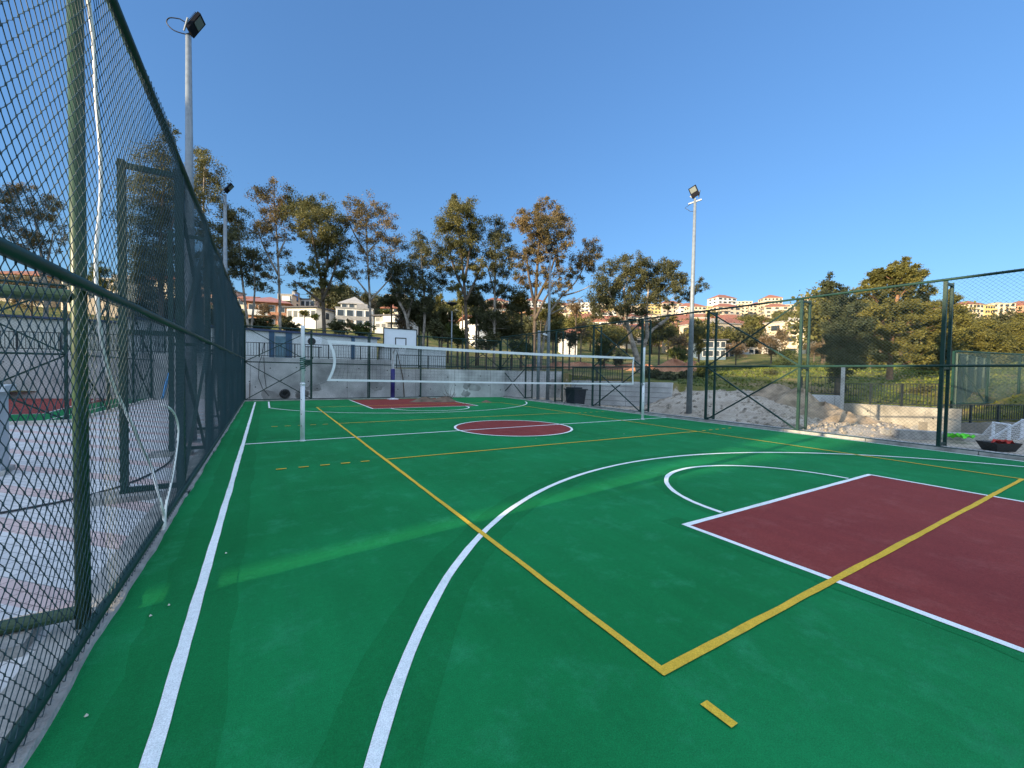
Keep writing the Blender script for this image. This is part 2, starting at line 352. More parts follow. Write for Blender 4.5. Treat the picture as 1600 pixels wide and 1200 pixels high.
def grid(xs, ys, zf, name, gf, dz=0):
    X, Y = np.meshgrid(xs, ys); Z = zf(X, Y)+dz; V = np.stack([X, Y, Z], -1).reshape(-1, 3); nx, ny = len(xs), len(ys)
    i = np.arange(nx*ny).reshape(ny, nx); Q = np.stack([i[:-1, :-1], i[:-1, 1:], i[1:, 1:], i[1:, :-1]], -1).reshape(-1, 4)
    me = np_mesh(name, V, Q, M_ground); vattr(me, gf(X, Y).ravel()); me.polygons.foreach_set('use_smooth', [True]*len(Q)); return solo(name, me, None, kind='structure')
def grassy(X, Y):
    r = np.hypot(X-CAM[0], Y-CAM[1]); a = np.arctan2(X-CAM[0], Y-CAM[1]); px, d = pxd(X, Y); rw = np.interp(a, wa, wr)
    return np.where(r > rw+.4, .85, np.where((px > 1060) & (px < 1260), S(d, 20.6, 22.0), 0.05))
def zfine(X, Y):
    n = .03*np.sin(X*2.1+Y*1.3)+.03*np.sin(X*3.7-Y*2.9)+.025*np.sin(5.3*X+.7*Y)+.02*np.sin(8.1*X-3*Y)*np.sin(6*Y)
    return H(X, Y)+np.where(X > 12.6, .5*n*S(X, 12.6, 14), 0)
grid(np.arange(-34, 36, .3), np.arange(-14, 42, .3), zfine, 'ground', grassy)
rs = np.geomspace(30, 900, 90); as_ = np.radians(np.linspace(-60, 125, 190))
Rg, Ag = np.meshgrid(rs, as_); X, Y = CAM[0]+Rg*np.sin(Ag), CAM[1]+Rg*np.cos(Ag)
Z = np.maximum(hill(X, Y), np.where(Rg < 60, -.9, -9))-.3+np.where(Rg > 70, (np.sin(X*.05)*np.cos(Y*.07))*1.2, 0)
Z = np.where((X < 36) & (Y < 42) & (X > -34), Z-1.2, Z)
i = np.arange(X.size).reshape(X.shape); Q = np.stack([i[:-1, :-1], i[1:, :-1], i[1:, 1:], i[:-1, 1:]], -1).reshape(-1, 4)
me = np_mesh('hillside', np.stack([X, Y, Z], -1).reshape(-1, 3), Q, M_ground); vattr(me, np.full(X.size, .9)); me.polygons.foreach_set('use_smooth', [True]*len(Q))
solo('hillside', me, None, kind='structure')
b = MB(); b.add([(-1500, -1500, -12), (1500, -1500, -12), (1500, 1500, -12), (-1500, 1500, -12)], [(0, 1, 2, 3)])
me = b.mesh('plain', M_ground); vattr(me, [.9]*4); solo('plain', me, None, kind='structure')
def gz(p): return float(H(p[0], p[1])) if np.hypot(p[0]-CAM[0], p[1]-CAM[1]) < 38 else float(hill(p[0], p[1]))-.3
# kerbs
b = MB()
for k in range(16):
    y0 = -9+k*2.0; b.box((11.86, y0+.995, .0), (.46, 1.985, .13))
solo('kerb', b, M_kerb, kind='structure')
b = MB(); n = 240; ys = np.linspace(-9, 22.6, n); e0 = [-2.762+random.uniform(-.006, .006)+.010*math.sin(y*2.3)+.006*math.sin(y*6.1) for y in ys]
b.add([p for y, x in zip(ys, e0) for p in ((-3.02, y, .03), (x, y, .022+random.uniform(-.004, .004)), (x+.012, y, -.02))], [f for i in range(n-1) for f in ((3*i, 3*i+1, 3*i+4, 3*i+3), (3*i+1, 3*i+2, 3*i+5, 3*i+4))])
solo('kerb', b, M_kerb, kind='structure')
b = MB(); b.box((4.4, 22.86, -.0), (14.9, .40, .08)); solo('kerb', b, M_kerb, kind='structure')
# loose soil heaps against the far wall and the red spoil heaps beyond
def heap(name, c, rx, ry, h, m, n=26, seed=1, kind='structure', rz=0, drape=False):
    rg = random.Random(seed); ph = [rg.uniform(0, 6) for _ in range(6)]; vs, fs = [], []
    for i in range(9):
        q = i/8
        for j in range(n):
            t = 2*math.pi*j/n; rr = q*(1+.14*math.sin(2*t+ph[0])+.10*math.sin(3*t+ph[1])+.06*math.sin(7*t+ph[2]))
            z = h*(math.cos(q*math.pi)*.5+.5)*(1+.12*math.sin(4*t+ph[3]+5*q))-.08*q+rg.uniform(-.04, .04)*h
            x, y = rx*rr*math.cos(t), ry*rr*math.sin(t); X_, Y_ = c[0]+x*math.cos(rz)-y*math.sin(rz), c[1]+x*math.sin(rz)+y*math.cos(rz); vs.append((X_, Y_, (float(H(X_, Y_)) if drape else c[2])+z))
    for i in range(8):
        for j in range(n): fs.append((i*n+j, (i+1)*n+j, (i+1)*n+(j+1) % n, i*n+(j+1) % n))
    b = MB(); b.add(vs, fs); return solo(name, b, m, kind=kind, smooth=True)
M_soil = mat('brown_soil', (.15, .105, .075), .95, .35, 3, .9, 14, detail=9)
for px, d, rx, h, sd_ in ((665, 22.0, 1.2, .28, 1), (694, 22.2, 1.3, .30, 2), (760, 22.4, .6, .14, 5)):
    p = at(px, 618, d); heap('soil_heap', (p[0], p[1], -.04), rx, .55, h, M_soil, seed=sd_)
for px, py, d, rx, ry, h, sd_ in ((1052, 579, 37, 3.2, 2.4, 1.35, 3), (1080, 578, 36, 2.4, 2, 1.2, 4), (1010, 579, 39, 3.2, 2.4, .9, 5), (985, 578, 42, 4, 3, .9, 12), (872, 573, 44, 3.4, 2.6, 1.0, 6), (905, 573, 47, 4.5, 2.5, .9, 7), (945, 572, 46, 4, 2.5, .8, 8), (835, 573, 45, 4, 2.5, .7, 9)):
    p = at(px, py, d); heap('soil_heap', (p[0], p[1], gz(p)-.1), rx, ry, h, M_redsoil, seed=sd_, rz=-.5)
M_heap = mat('excavated_soil', (.20, .15, .10), .95, .35, 2.2, 1, 7, col2=(.30, .23, .16), detail=10)
for px, d, rx, ry, h, sd_ in ((1212, 19.6, 1.7, 1.1, .42, 31), (1252, 18.2, 1.6, 1.0, .62, 32), (1288, 16.8, 1.3, .95, .58, 33), (1322, 15.3, 1.2, .8, .42, 34), (1352, 14.2, 1.1, .7, .30, 35)):
    p = at(px, 640, d); heap('soil_heap', (p[0], p[1], float(H(p[0], p[1]))-.06), rx, ry, h, M_heap, n=40, seed=sd_, rz=-.6, drape=True)
_rb = random.Random(77); gb_ = MB()
for k in range(2600):
    px, d = (_rb.uniform(900, 1340), _rb.uniform(12.2, 22)) if k % 3 else (_rb.uniform(1150, 1420), _rb.uniform(11.6, 19)); q = at(px, 640, d)
    if q[0] < 12.3: continue
    a_, r_ = azr(q[:2])
    if r_ > float(np.interp(a_, wa, wr))-.1: continue
    z_ = float(H(q[0], q[1])); s_ = _rb.choice((.02, .025, .03, .04, .05, .09))*_rb.uniform(.7, 1.3)
    vs = [(q[0]+s_*_rb.uniform(.6, 1.2)*x, q[1]+s_*_rb.uniform(.6, 1.2)*y, z_+s_*.9*_rb.uniform(.6, 1.1)*zz) for x, y, zz in ((-1, -.6, -.3), (1, -.7, -.3), (.9, .8, -.3), (-.8, .9, -.3), (-.5, -.3, .8), (.6, -.2, .9), (.1, .6, .8))]
    gb_.add(vs, [(0, 1, 5, 4), (1, 2, 5), (2, 6, 5), (2, 3, 6), (3, 0, 4), (3, 4, 6), (4, 5, 6)])
solo('gravel', gb_, mat('gravel_stone', (.31, .265, .21), .95, .3, 3, island=.35), 'loose stones and gravel scattered on the bare ground beyond the right fence', 'gravel', kind='stuff')
# ------------------------------------------------------------------ left side: paving, kerb and the neighbouring court
def paving_mat():
    m = bpy.data.materials.new('paving'); m.use_nodes = True; n = m.node_tree; b = n.nodes['Principled BSDF']; b.inputs['Roughness'].default_value = .9
    tc = n.nodes.new('ShaderNodeTexCoord'); mp = n.nodes.new('ShaderNodeMapping'); mp.inputs['Rotation'].default_value = (0, 0, math.radians(45)); n.links.new(tc.outputs['Object'], mp.inputs[0])
    br = n.nodes.new('ShaderNodeTexBrick'); br.inputs['Scale'].default_value = 1; br.inputs['Brick Width'].default_value = .2; br.inputs['Row Height'].default_value = .1; br.inputs['Mortar Size'].default_value = .004; br.offset = .5
    br.inputs['Color1'].default_value = (.56, .56, .57, 1); br.inputs['Color2'].default_value = (.68, .67, .66, 1); br.inputs['Mortar'].default_value = (.24, .24, .24, 1); n.links.new(mp.outputs[0], br.inputs['Vector'])
    wv = n.nodes.new('ShaderNodeTexWave'); wv.bands_direction = 'DIAGONAL'; wv.inputs['Scale'].default_value = .55; wv.inputs['Distortion'].default_value = .4; wv.inputs['Detail'].default_value = 1; n.links.new(tc.outputs['Object'], wv.inputs[0])
    mr = n.nodes.new('ShaderNodeMapRange'); mr.inputs[1].default_value = .78; mr.inputs[2].default_value = .80; n.links.new(wv.outputs['Fac'], mr.inputs[0])
    x = n.nodes.new('ShaderNodeMix'); x.data_type = 'RGBA'; x.blend_type = 'MULTIPLY'; n.links.new(mr.outputs[0], x.inputs[0]); n.links.new(br.outputs[0], x.inputs[6]); x.inputs[7].default_value = (1, .76, .72, 1)
    nz = n.nodes.new('ShaderNodeTexNoise'); nz.inputs['Scale'].default_value = 1.6; nz.inputs['Detail'].default_value = 7; n.links.new(tc.outputs['Object'], nz.inputs[0])
    r = n.nodes.new('ShaderNodeMapRange'); r.inputs[1].default_value = .3; r.inputs[2].default_value = .7; r.inputs[3].default_value = .86; r.inputs[4].default_value = 1.06; n.links.new(nz.outputs['Fac'], r.inputs[0])
    v = n.nodes.new('ShaderNodeVectorMath'); v.operation = 'SCALE'; n.links.new(x.outputs[2], v.inputs[0]); n.links.new(r.outputs[0], v.inputs['Scale']); n.links.new(v.outputs[0], b.inputs['Base Color'])
    bp = n.nodes.new('ShaderNodeBump'); bp.inputs['Strength'].default_value = .5; bp.inputs['Distance'].default_value = .004; bp.invert = True; n.links.new(br.outputs['Fac'], bp.inputs['Height']); n.links.new(bp.outputs[0], b.inputs['Normal'])
    return m
M_pave = paving_mat()
sheet('paving', -6.62, 14.98, -3.0, 24.6, .012, M_pave); sheet('paving', -22, -9, -3.0, 14.98, .012, M_pave)
b = MB(); b.box((-14.4, 15.05, .03), (15.4, .14, .12)); b.box((-6.66, 20.0, .03), (.12, 9.7, .122)); solo('kerb', b, mat('pale_kerb', (.50, .47, .42), .9, .2, 3), kind='structure')
sheet('neighbouring_court', -22, 15.12, -6.72, 30, .015, M_green); sheet('neighbouring_key_area', -22, 18.2, -8.25, 29, .019, M_red)
b = MB(); strip(b, [(-8.2, 18.2), (-9.0, 29)], .05, .024); strip(b, [(-22, 18.15), (-8.2, 18.15)], .05, .0244); strip(b, [(-7.4, 15.6), (-7.4, 29)], .05, .0248); solo('white_court_lines', b, M_white, kind='structure')
# ------------------------------------------------------------------ chain-link fences
def strands(L, Ht, cell=.083, r=.0020, rounded=False, over=.055, sag=0.):
    """woven zigzag wires filling L x Ht in the local XZ plane"""
    hw = cell/2; K = int(L/hw); N = int((Ht+over)/hw); k = np.arange(K)[:, None]; nn = np.arange(N+1)[None, :]
    tip = (k+nn) % 2                                        # 0 left edge, 1 right edge of this strand
    u = (k+tip)*hw; z = nn*hw+0*k; y = np.where(tip == 1, r*.9, -r*.9)+0*z
    if rounded:
        e = .14*hw; z = np.stack([z-e, z+e], -1).reshape(K, -1); u = np.repeat(u, 2, 1); y = np.repeat(y, 2, 1)
        u = u+np.tile([0., 0.], (K, N+1))
    rg = np.random.RandomState(K+N); u = u+rg.normal(0, .0019, u.shape)+.006*np.sin(z*1.7+.6)*np.sin(k*.11); z = z+.0008*rg.normal(size=z.shape)
    if sag: y = y+sag*np.sin(u*2.1+.5)*np.sin(z*1.9)
    P = u.shape[1]; off = np.array([(math.cos(t), math.sin(t)) for t in (.5, .5+2.094, .5+4.189)])*r*1.25
    V = np.stack([u[..., None]+off[:, 0], y[..., None]+off[:, 1], np.repeat(z[..., None], 3, -1)], -1).reshape(-1, 3)
    idx = np.arange(K*P*3).reshape(K, P, 3); a = idx[:, :-1]; c = idx[:, 1:]
    Q = np.stack([a, np.roll(a, -1, -1), np.roll(c, -1, -1), c], -1).reshape(-1, 4)
    return V, Q
_panel = {}
def panel(L, Ht, **kw):
    key = (round(L, 2), Ht, tuple(sorted(kw.items())))
    if key not in _panel:
        V, Q = strands(L, Ht, **kw); _panel[key] = np_mesh('mesh_panel', V, Q, M_mesh)
    return _panel[key]
def fence(label, p0, p1, stops, Ht, mid, out, braced, ps=.07, rail=.05, mp=M_post, but=.5, skip_but=(), meshoff=.0, rounded_below=-1, cell=.084, wire=.0020, r0=.06, roundpost=(), group=None, name='chain_link_fence', z0=0., clip=False):
    """stops: distances of the posts from p0; out: +1/-1 side of the buttresses"""
    p0 = np.array([*p0, z0], float); p1 = np.array([*p1, z0], float); d = (p1-p0)/np.linalg.norm(p1-p0); q = np.array([-d[1], d[0], 0])*out; ang = math.atan2(d[1], d[0])
    t = thing(name, label, 'fence', p0, group)
    Z = np.array([0, 0, 1.])
    for i, s in enumerate(stops):
        b = MB(); c = p0+d*s+q*.04
        if i in roundpost:
            c = c+q*.035; b.tube([c+Z*0, c+Z*(Ht*.5), c+Z*(Ht+.02)], .037, 16)
        else: b.box((c[0], c[1], z0+Ht/2), (ps, ps, Ht+.02), ang)
        b.box((c[0], c[1], z0+.01), (ps*2, ps*2, .02), ang)
        part('post', b, M_postL if i in roundpost else mp, t, smooth=i in roundpost)
        if i not in skip_but:
            b = MB(); c2 = c+q*but; b.box((c2[0], c2[1], z0+Ht/2), (ps*.85, ps*.85, Ht-.02), ang); part('buttress_post', b, mp, t)
            for hh in (Ht-.07, mid-.05, .12):
                b = MB()
                if i in roundpost: b.tube([c+q*.03+Z*hh, c2-q*ps*.42+Z*hh], .040, 14)
                else: b.beam(c+q*ps/2+Z*hh, c2-q*ps*.42+Z*hh, ps*.7)
                part('buttress_beam', b, M_postL if i in roundpost else mp, t)
    for nm, hh, rr in (('top_rail', Ht, rail*.62), ('mid_rail', mid, rail*.58), ('bottom_rail', r0, rail*.52)):
        b = MB(); pts = [p0+d*s+Z*hh for s in np.linspace(stops[0], stops[-1], 24)]; b.tube(pts, rr, 8); part(nm, b, mp, t, smooth=True)
    for i, kinds in braced.items():
        a, c = p0+d*stops[i]+q*.035, p0+d*stops[i+1]+q*.035; e = d*ps*.5
        for k in kinds:
            lo, hi = (.08, mid-.04) if k in 'ab' else (mid+.04, Ht-.06)
            b = MB()
            b.beam(a+e+Z*lo, c-e+Z*hi, .04) if k in 'ac' else b.beam(a+e+Z*hi+q*.041, c-e+Z*lo+q*.041, .04)
            part('brace', b, mp, t)
    for i in range(len(stops)-1):
        L = stops[i+1]-stops[i]; me = panel(L, Ht, cell=cell, r=wire, rounded=i <= rounded_below, sag=.02)
        o = bpy.data.objects.new('mesh_panel', me); COL.objects.link(o); o.parent = t; o.location = Vector(d*stops[i]-q*meshoff+Z*.02); o.rotation_euler = (0, 0, ang)
    return t
XL = -2.80
fence('tall dark green chain link fence running along the left side of the court', (XL, -1.05), (XL, 22.8), [0, 3.1, 6.35, 9.35, 12.35, 15.35, 18.35, 21.1, 23.8], 4.15, 2.12, 1, {2: 'abcd', 3: 'bd', 7: 'abcd'}, ps=.085, rail=.06, rounded_below=3, roundpost=(1,), meshoff=.012, but=.55, skip_but=(0,), r0=.09)
XR = 11.68
fence('green chain link fence along the right side of the court', (XR, -4.35), (XR, 22.8), [0, 3, 6, 9, 12, 15, 18, 21, 24, 27.1], 3.97, 1.97, -1, {3: 'abcd', 5: 'abcd', 8: 'abcd'}, but=.48)
fence('green chain link fence across the far end before the concrete wall', (-2.8, 22.8), (XR, 22.8), [0.04, 3.02, 6.0, 9.0, 11.95, 14.46], 3.72, 1.95, 1, {0: 'abcd', 4: 'abcd'}, but=.42, skip_but=(0, 5))
fence('dark green fence along the near side of the neighbouring court beyond the paving', (-6.7, 28), (-6.7, 15.3), [0, 3.2, 6.4, 9.6, 12.7], 3.9, 1.95, 1, {3: 'abcd', 1: 'abcd'}, skip_but=(0, 1, 2, 3, 4), cell=.083)
fence('dark green fence across the near end of the neighbouring court', (-6.7, 15.2), (-16.3, 15.2), [0.1, 3.2, 6.4, 9.6], 3.9, 1.95, -1, {0: 'abcd', 2: 'abcd'}, skip_but=(0, 1, 2, 3))
q0 = at(1486, 690, 18.6); q1 = at(1660, 690, 21.5); zb = 1.655-98*18.6/644
fence('green mesh fence of the lower court at the right edge beyond the main fence', q0[:2], q1[:2], [0, 2.6, 5.2, 6.2], 4.1, 1.75, 1, {0: 'ad', 2: 'b'}, z0=zb, skip_but=(0, 1, 2, 3), wire=.0034, cell=.07, ps=.08)
q2 = at(1560, 690, 27)
fence('hazy green mesh fence on the far side of the lower court at the right edge', q0[:2]+(q2[:2]-q0[:2])*.01, q2[:2], [0, 2.4, 4.8, 7.2, 9.0], 4.0, 1.75, -1, {0: 'ad', 1: 'b', 3: 'a'}, z0=zb, skip_but=(0, 1, 2, 3, 4), wire=.004, cell=.07, ps=.08)
# wire tails sticking up from the left fence are part of its mesh (strands overshoot the rail)
# footings of the left buttresses
for i, y in enumerate((2.05, 5.3, 8.3, 11.3)):
    b = MB(); b.box((-3.39, y, .035), (.62, .40, .09), .05); solo('concrete_footing', b, M_kerb, ['low concrete footing under the buttress of the rounded near post', 'low concrete footing under the square buttress post behind the white cable', 'low concrete footing under the third buttress of the left fence', 'low concrete footing under the fourth buttress of the left fence'][i], 'footing', 'footings of the left fence')
# ------------------------------------------------------------------ volleyball posts and net
def netpost(loc, label, wrapped, side):
    t = thing('net_post', label, 'net post', (*loc, 0), 'volleyball posts')
    x, y = loc
    b = MB(); b.tube([(x, y, 0), (x, y, 1.28)], .048, 18); b.tube([(x, y, 0), (x, y, .012)], .075, 18); part('lower_tube', b, M_whitep, t, True)
    b = MB(); b.tube([(x, y, 1.28), (x, y, 1.33)], .054, 18); part('collar', b, M_whitep, t, True)
    b = MB(); b.tube([(x, y, 1.33), (x, y, 2.62), (x, y, 2.64)], [.040, .040, .030], 18); part('upper_tube', b, M_whitep, t, True)
    b = MB()
    for z in (.35, .62, .95): b.tube([(x-.03, y-.042, z), (x-.03, y-.05, z)], .010, 8)
    part('bolt', b, M_black, t)
    if wrapped:
        g = mat('green_rope', (.004, .12, .085), .7, .5, 14)
        b = MB(); rg = random.Random(4); pts = [(x+.052*math.cos(k*.75), y+.052*math.sin(k*.75), 1.62+.0058*k+rg.uniform(-.006, .006)) for k in range(56)]; b.tube(pts, .014, 6)
        part('rope_wrap', b, g, t, True)
        b = MB(); b.box((x+.10, y-.02, 1.80), (.10, .07, .13)); b.tube([(x+.10, y-.06, 1.80), (x+.19, y-.07, 1.88), (x+.21, y-.07, 1.93)], .012, 6)
        b.tube([(x+.11+.05*math.cos(a), y-.075, 1.79+.055*math.sin(a)) for a in np.linspace(0, 6.28, 14)], .012, 6); part('winch', b, mat('dark_green_metal', (.01, .05, .04), .5), t)
    else:
        b = MB(); b.box((x-.07, y, 1.30), (.06, .05, .07)); part('hook', b, M_galv, t)
    return t
PLX, PRX = (-1.165, 9.05), (10.02, 9.03)
netpost(PLX, 'white volleyball post with green rope wrapped round its middle, near the left fence', True, 1)
netpost(PRX, 'plain white volleyball post near the right fence', False, -1)
net = thing('volleyball_net', 'white banded volleyball net stretched across the court', 'net', (4.4, 9.05, 0))
def ntop(t): return 2.335-.065*t-.045*math.sin(math.pi*t)
def nbot(t): return 1.375-.095*t-.015*math.sin(math.pi*t)
NX0, NX1 = -.63, 9.50; ts = np.linspace(0, 1, 60)
def nx(t, v): return NX0+(NX1-NX0)*t+(.22*math.sin(math.pi*(1-v))*(max(0, 1-t*12) ** 2))+.0
def band(zf, h, nm):
    b = MB(); vs = []
    for t in ts:
        x = NX0+(NX1-NX0)*t; z = zf(t)
        for dy, dz in ((-.004, -h/2), (-.004, h/2), (.004, h/2), (.004, -h/2)): vs.append((x, 9.05+dy, z+dz))
    b.add(vs, [(4*i+j, 4*i+(j+1) % 4, 4*i+4+(j+1) % 4, 4*i+4+j) for i in range(len(ts)-1) for j in range(4)]); return part(nm, b, M_whitep, net)
band(lambda t: ntop(t)-.035, .075, 'top_band'); band(lambda t: nbot(t)+.025, .05, 'bottom_band')
for t_, sgn in ((0, 1), (1, -1)):
    b = MB(); vs = []
    for v in np.linspace(0, 1, 14):
        z = nbot(t_)+(ntop(t_)-nbot(t_))*v; x = NX0+(NX1-NX0)*t_+sgn*((.14 if t_ == 0 else .03)*math.sin(math.pi*v)); vs += [(x-.03, 9.044, z), (x+.03, 9.044, z), (x+.03, 9.056, z), (x-.03, 9.056, z)]
    b.add(vs, [(4*i+j, 4*i+(j+1) % 4, 4*i+4+(j+1) % 4, 4*i+4+j) for i in range(13) for j in range(4)]); part('side_band', b, M_whitep, net)
b = MB(); nw = 101
for k in range(1, nw):
    t = k/nw; x = NX0+(NX1-NX0)*t; sh = .11*max(0, 1-t*9)
    b.tube([(x+sh*math.sin(math.pi*v), 9.05, nbot(t)+.05+(ntop(t)-nbot(t)-.12)*v) for v in (0, .33, .66, 1)], .0016, 3, False)
for j in range(1, 10):
    v = j/10; b.tube([(NX0+(NX1-NX0)*t+.11*math.sin(math.pi*v)*max(0, 1-t*9), 9.05, nbot(t)+.05+(ntop(t)-nbot(t)-.12)*v) for t in np.linspace(0, 1, 50)], .0016, 3, False)
part('netting', b, mat('net_cord', (.03, .035, .035), .8), net)
b = MB()
for (t, zf, px, zz) in ((0, ntop, PLX[0]+.05, 1.8), (0, nbot, PLX[0]+.04, 1.22), (1, ntop, PRX[0]-.04, 2.5), (1, nbot, PRX[0]-.05, 1.30)):
    x = NX0+(NX1-NX0)*t; a = np.array([x, 9.05, zf(t)]); c = np.array([px, 9.05, zz if not (t == 0 and zf is ntop) else 2.56])
    b.tube([a, (a+c)/2-np.array([0, 0, .03]), c], .0035, 5)
part('tie_rope', b, mat('grey_rope', (.10, .11, .12), .8), net)
# ------------------------------------------------------------------ basketball hoop
hp = thing('basketball_hoop', 'basketball hoop with white backboard and navy padded pole at the far end', 'basketball hoop', (4.30, 22.0, 0))
b = MB(); b.box((4.30, 22.0, .03), (.52, .52, .05)); b.tube([(4.3, 22, .05), (4.3, 22, .09)], .12, 16); part('base_plate', b, M_whitep, hp)
b = MB(); b.tube([(4.30, 22.0, .05), (4.30, 22.0, 2.85), (4.30, 21.92, 3.06), (4.33, 21.35, 3.36)], .07, 14); b.tube([(4.30, 22.0, 2.60), (4.34, 21.35, 3.12)], .03, 8); part('pole', b, M_whitep, hp, True)
b = MB(); b.tube([(4.30, 22.0, .10), (4.30, 22.0, 1.72)], .115, 18); part('pole_padding', b, M_navy, hp, True)
b = MB(); b.box((4.48, 21.2, 3.39), (1.80, .03, 1.05)); bb = part('backboard', b, mat('board_white', (.74, .78, .86), .4, .04), hp)
b = MB()
for c, s in (((4.48, 21.18, 3.925), (1.86, .05, .045)), ((4.48, 21.18, 2.86), (1.86, .05, .045)), ((3.57, 21.18, 3.39), (.045, .05, 1.02)), ((5.39, 21.18, 3.39), (.045, .05, 1.02))): b.box(c, s)
part('board_frame', b, M_black, bb)
b = MB()
for c, s in (((4.50, 21.18, 3.42), (.62, .016, .05)), ((4.215, 21.18, 3.17), (.05, .016, .45)), ((4.785, 21.18, 3.17), (.05, .016, .45))): b.box(c, s)
part('target_square', b, M_black, bb)
b = MB(); b.tube([(4.50+.225*math.cos(a), 20.86+.225*math.sin(a), 2.96) for a in np.linspace(0, 2*math.pi, 25)], .011, 6); b.box((4.50, 21.13, 2.96), (.12, .12, .04)); part('rim', b, mat('rim_red', (.22, .05, .04), .5), hp, True)
b = MB()
for k in range(12):
    a = 2*math.pi*k/12
    for sg in (1, -1): b.tube([(4.50+rr*math.cos(a+sg*q*.26), 20.86+rr*math.sin(a+sg*q*.26), 2.95-.1*q) for q, rr in enumerate((.22, .19, .155, .13, .125))], .006, 4, False)
part('hoop_net', b, M_whitep, hp)
# ------------------------------------------------------------------ floodlight masts
def mast(loc, h, face, label, tilt=.55, loop=False, cross=.5, roll=0.):
    x, y, z0 = loc; t = thing('floodlight_mast', label, 'floodlight', loc, 'floodlight masts round the court')
    b = MB(); b.tube([(x, y, z0), (x, y, z0+h*.5), (x, y, z0+h-.30)], [.115, .085, .052], 16); part('pole', b, M_galv, t, True)
    b = MB(); b.box((x, y, z0+.02), (.36, .36, .04)); part('base_plate', b, M_galv, t)
    fx, fy = math.cos(face), math.sin(face); sx, sy = -fy, fx
    if cross:
        b = MB(); b.beam((x-sx*cross/2, y-sy*cross/2, z0+h-.42), (x+sx*cross/2, y+sy*cross/2, z0+h-.36), .05); part('cross_bar', b, M_galv, t)
    c = np.array([x+fx*.10, y+fy*.10, z0+h-.08]); n = np.array([fx*math.cos(tilt), fy*math.cos(tilt), -math.sin(tilt)]); s = np.array([sx, sy, 0]); u = np.cross(s, n)*-1
    if u[2] < 0: u = -u
    if roll: s, u = s*math.cos(roll)+u*math.sin(roll), u*math.cos(roll)-s*math.sin(roll)
    def slab(cc, w_, h_, d_):
        vs = [cc+s*i*w_/2+u*j*h_/2+n*k*d_/2 for k in (-1, 1) for i, j in ((-1, -1), (1, -1), (1, 1), (-1, 1))]
        return MB().add(vs, [(3, 2, 1, 0), (4, 5, 6, 7), (0, 1, 5, 4), (1, 2, 6, 5), (2, 3, 7, 6), (3, 0, 4, 7)])
    hd = slab(c+u*.06, .30, .42, .06)
    for k in range(-5, 6):
        v2 = slab(c+u*(.06+k*.034)-n*.05, .26, .010, .05); hd.add(v2.v, v2.f)
    hb = part('floodlight_head', hd, M_lamp, t)
    part('lens', slab(c+u*.13+n*.033, .23, .20, .006), M_lens, hb)
    b = MB(); b.beam(c-n*.05-s*.2, c-u*.22-n*.05-s*.06, .02, .05); b.beam(c-n*.05+s*.2, c-u*.22-n*.05+s*.06, .02, .05); part('bracket', b, M_galv, t)
    if loop:
        b = MB(); a = np.array([x, y, z0+h-.05]); b.tube([a-n*.02, *smooth_pts([a-np.array([fx, fy, 0])*.15+np.array([0, 0, .07]), a-np.array([fx, fy, 0])*.33+np.array([0, 0, .04]), a-np.array([fx, fy, 0])*.38-np.array([0, 0, .08]), a-np.array([fx, fy, 0])*.25-np.array([0, 0, .2]), a-np.array([0, 0, .22])])], .011, 6); part('cable', b, M_black, t, True)
    else:
        b = MB(); a = np.array([x, y, z0+h-.35]); b.tube([a-s*.02, a-s*.28+np.array([0, 0, -.03]), a-s*.42+np.array([0, 0, -.04]), a-s*.2-np.array([0, 0, .3]), a-np.array([0, 0, .42])], .010, 5); part('cable', b, M_black, t, True)
    return t
mast((12.86, 9.15, .0), 8.98, math.radians(200), 'nearest galvanised floodlight mast beyond the right fence', tilt=.15, roll=.36)
mast((12.55, 18.5, 0), 9.0, math.radians(215), 'more distant floodlight mast beyond the right fence, in front of the tallest autumn gum tree', tilt=.2, roll=.36)
mast((-3.30, 9.85, 0), 9.0, math.radians(-12), 'tall floodlight mast behind the left fence with a cable loop at its head', tilt=.55, loop=True, cross=0)
mast((-3.30, 19.2, 0), 9.0, math.radians(-12), 'floodlight mast far along the left fence in front of dark gum trees', tilt=.65, cross=0)
# slim street lamp and camera post behind the fences
p = at(705, 584, 31); zb_ = gz(p); t = thing('street_lamp', 'slim street lamp among the gum trees behind the far fence', 'street lamp', (p[0], p[1], zb_))
b = MB(); b.tube([(p[0], p[1], zb_-.3), (p[0], p[1], 1.655+31*(579-486)/644)], [.06, .045], 10); part('pole', b, M_galv, t, True)
ztop = 1.655+31*(579-486)/644
b = MB()
for k in range(4):
    a = k*math.pi/2+.4; b.tube([(p[0], p[1], ztop-.75), (p[0]+.32*math.cos(a), p[1]+.32*math.sin(a), ztop-.68)], .02, 6)
part('arm', b, mat('rust_metal', (.30, .15, .09), .8), t)
b = MB(); b.tube([(p[0], p[1], ztop), (p[0], p[1], ztop+.5)], .02, 6); b.tube([(p[0], p[1], ztop+.42), (p[0], p[1], ztop+.55), (p[0], p[1], ztop+.62), (p[0], p[1], ztop+.68)], [.10, .38, .40, .16], 14); part('lamp_head', b, M_black, t, True)
p = at(840.5, 621, 24.6); t = thing('camera_post', 'grey post with a small white camera beyond the far corner of the court', 'camera post', (p[0], p[1], 0))
b = MB(); b.tube([(p[0], p[1], 0), (p[0], p[1], 4.15)], [.10, .085], 12); part('pole', b, M_galv, t, True)
b = MB(); b.tube([(p[0], p[1], 3.95), (p[0]+.25, p[1]-.1, 3.98)], .018, 6); part('arm', b, M_galv, t)
b = MB(); b.beam((p[0]+.22, p[1]-.1, 3.97), (p[0]+.48, p[1]-.22, 3.88), .09, .10); part('camera', b, M_whitep, t)
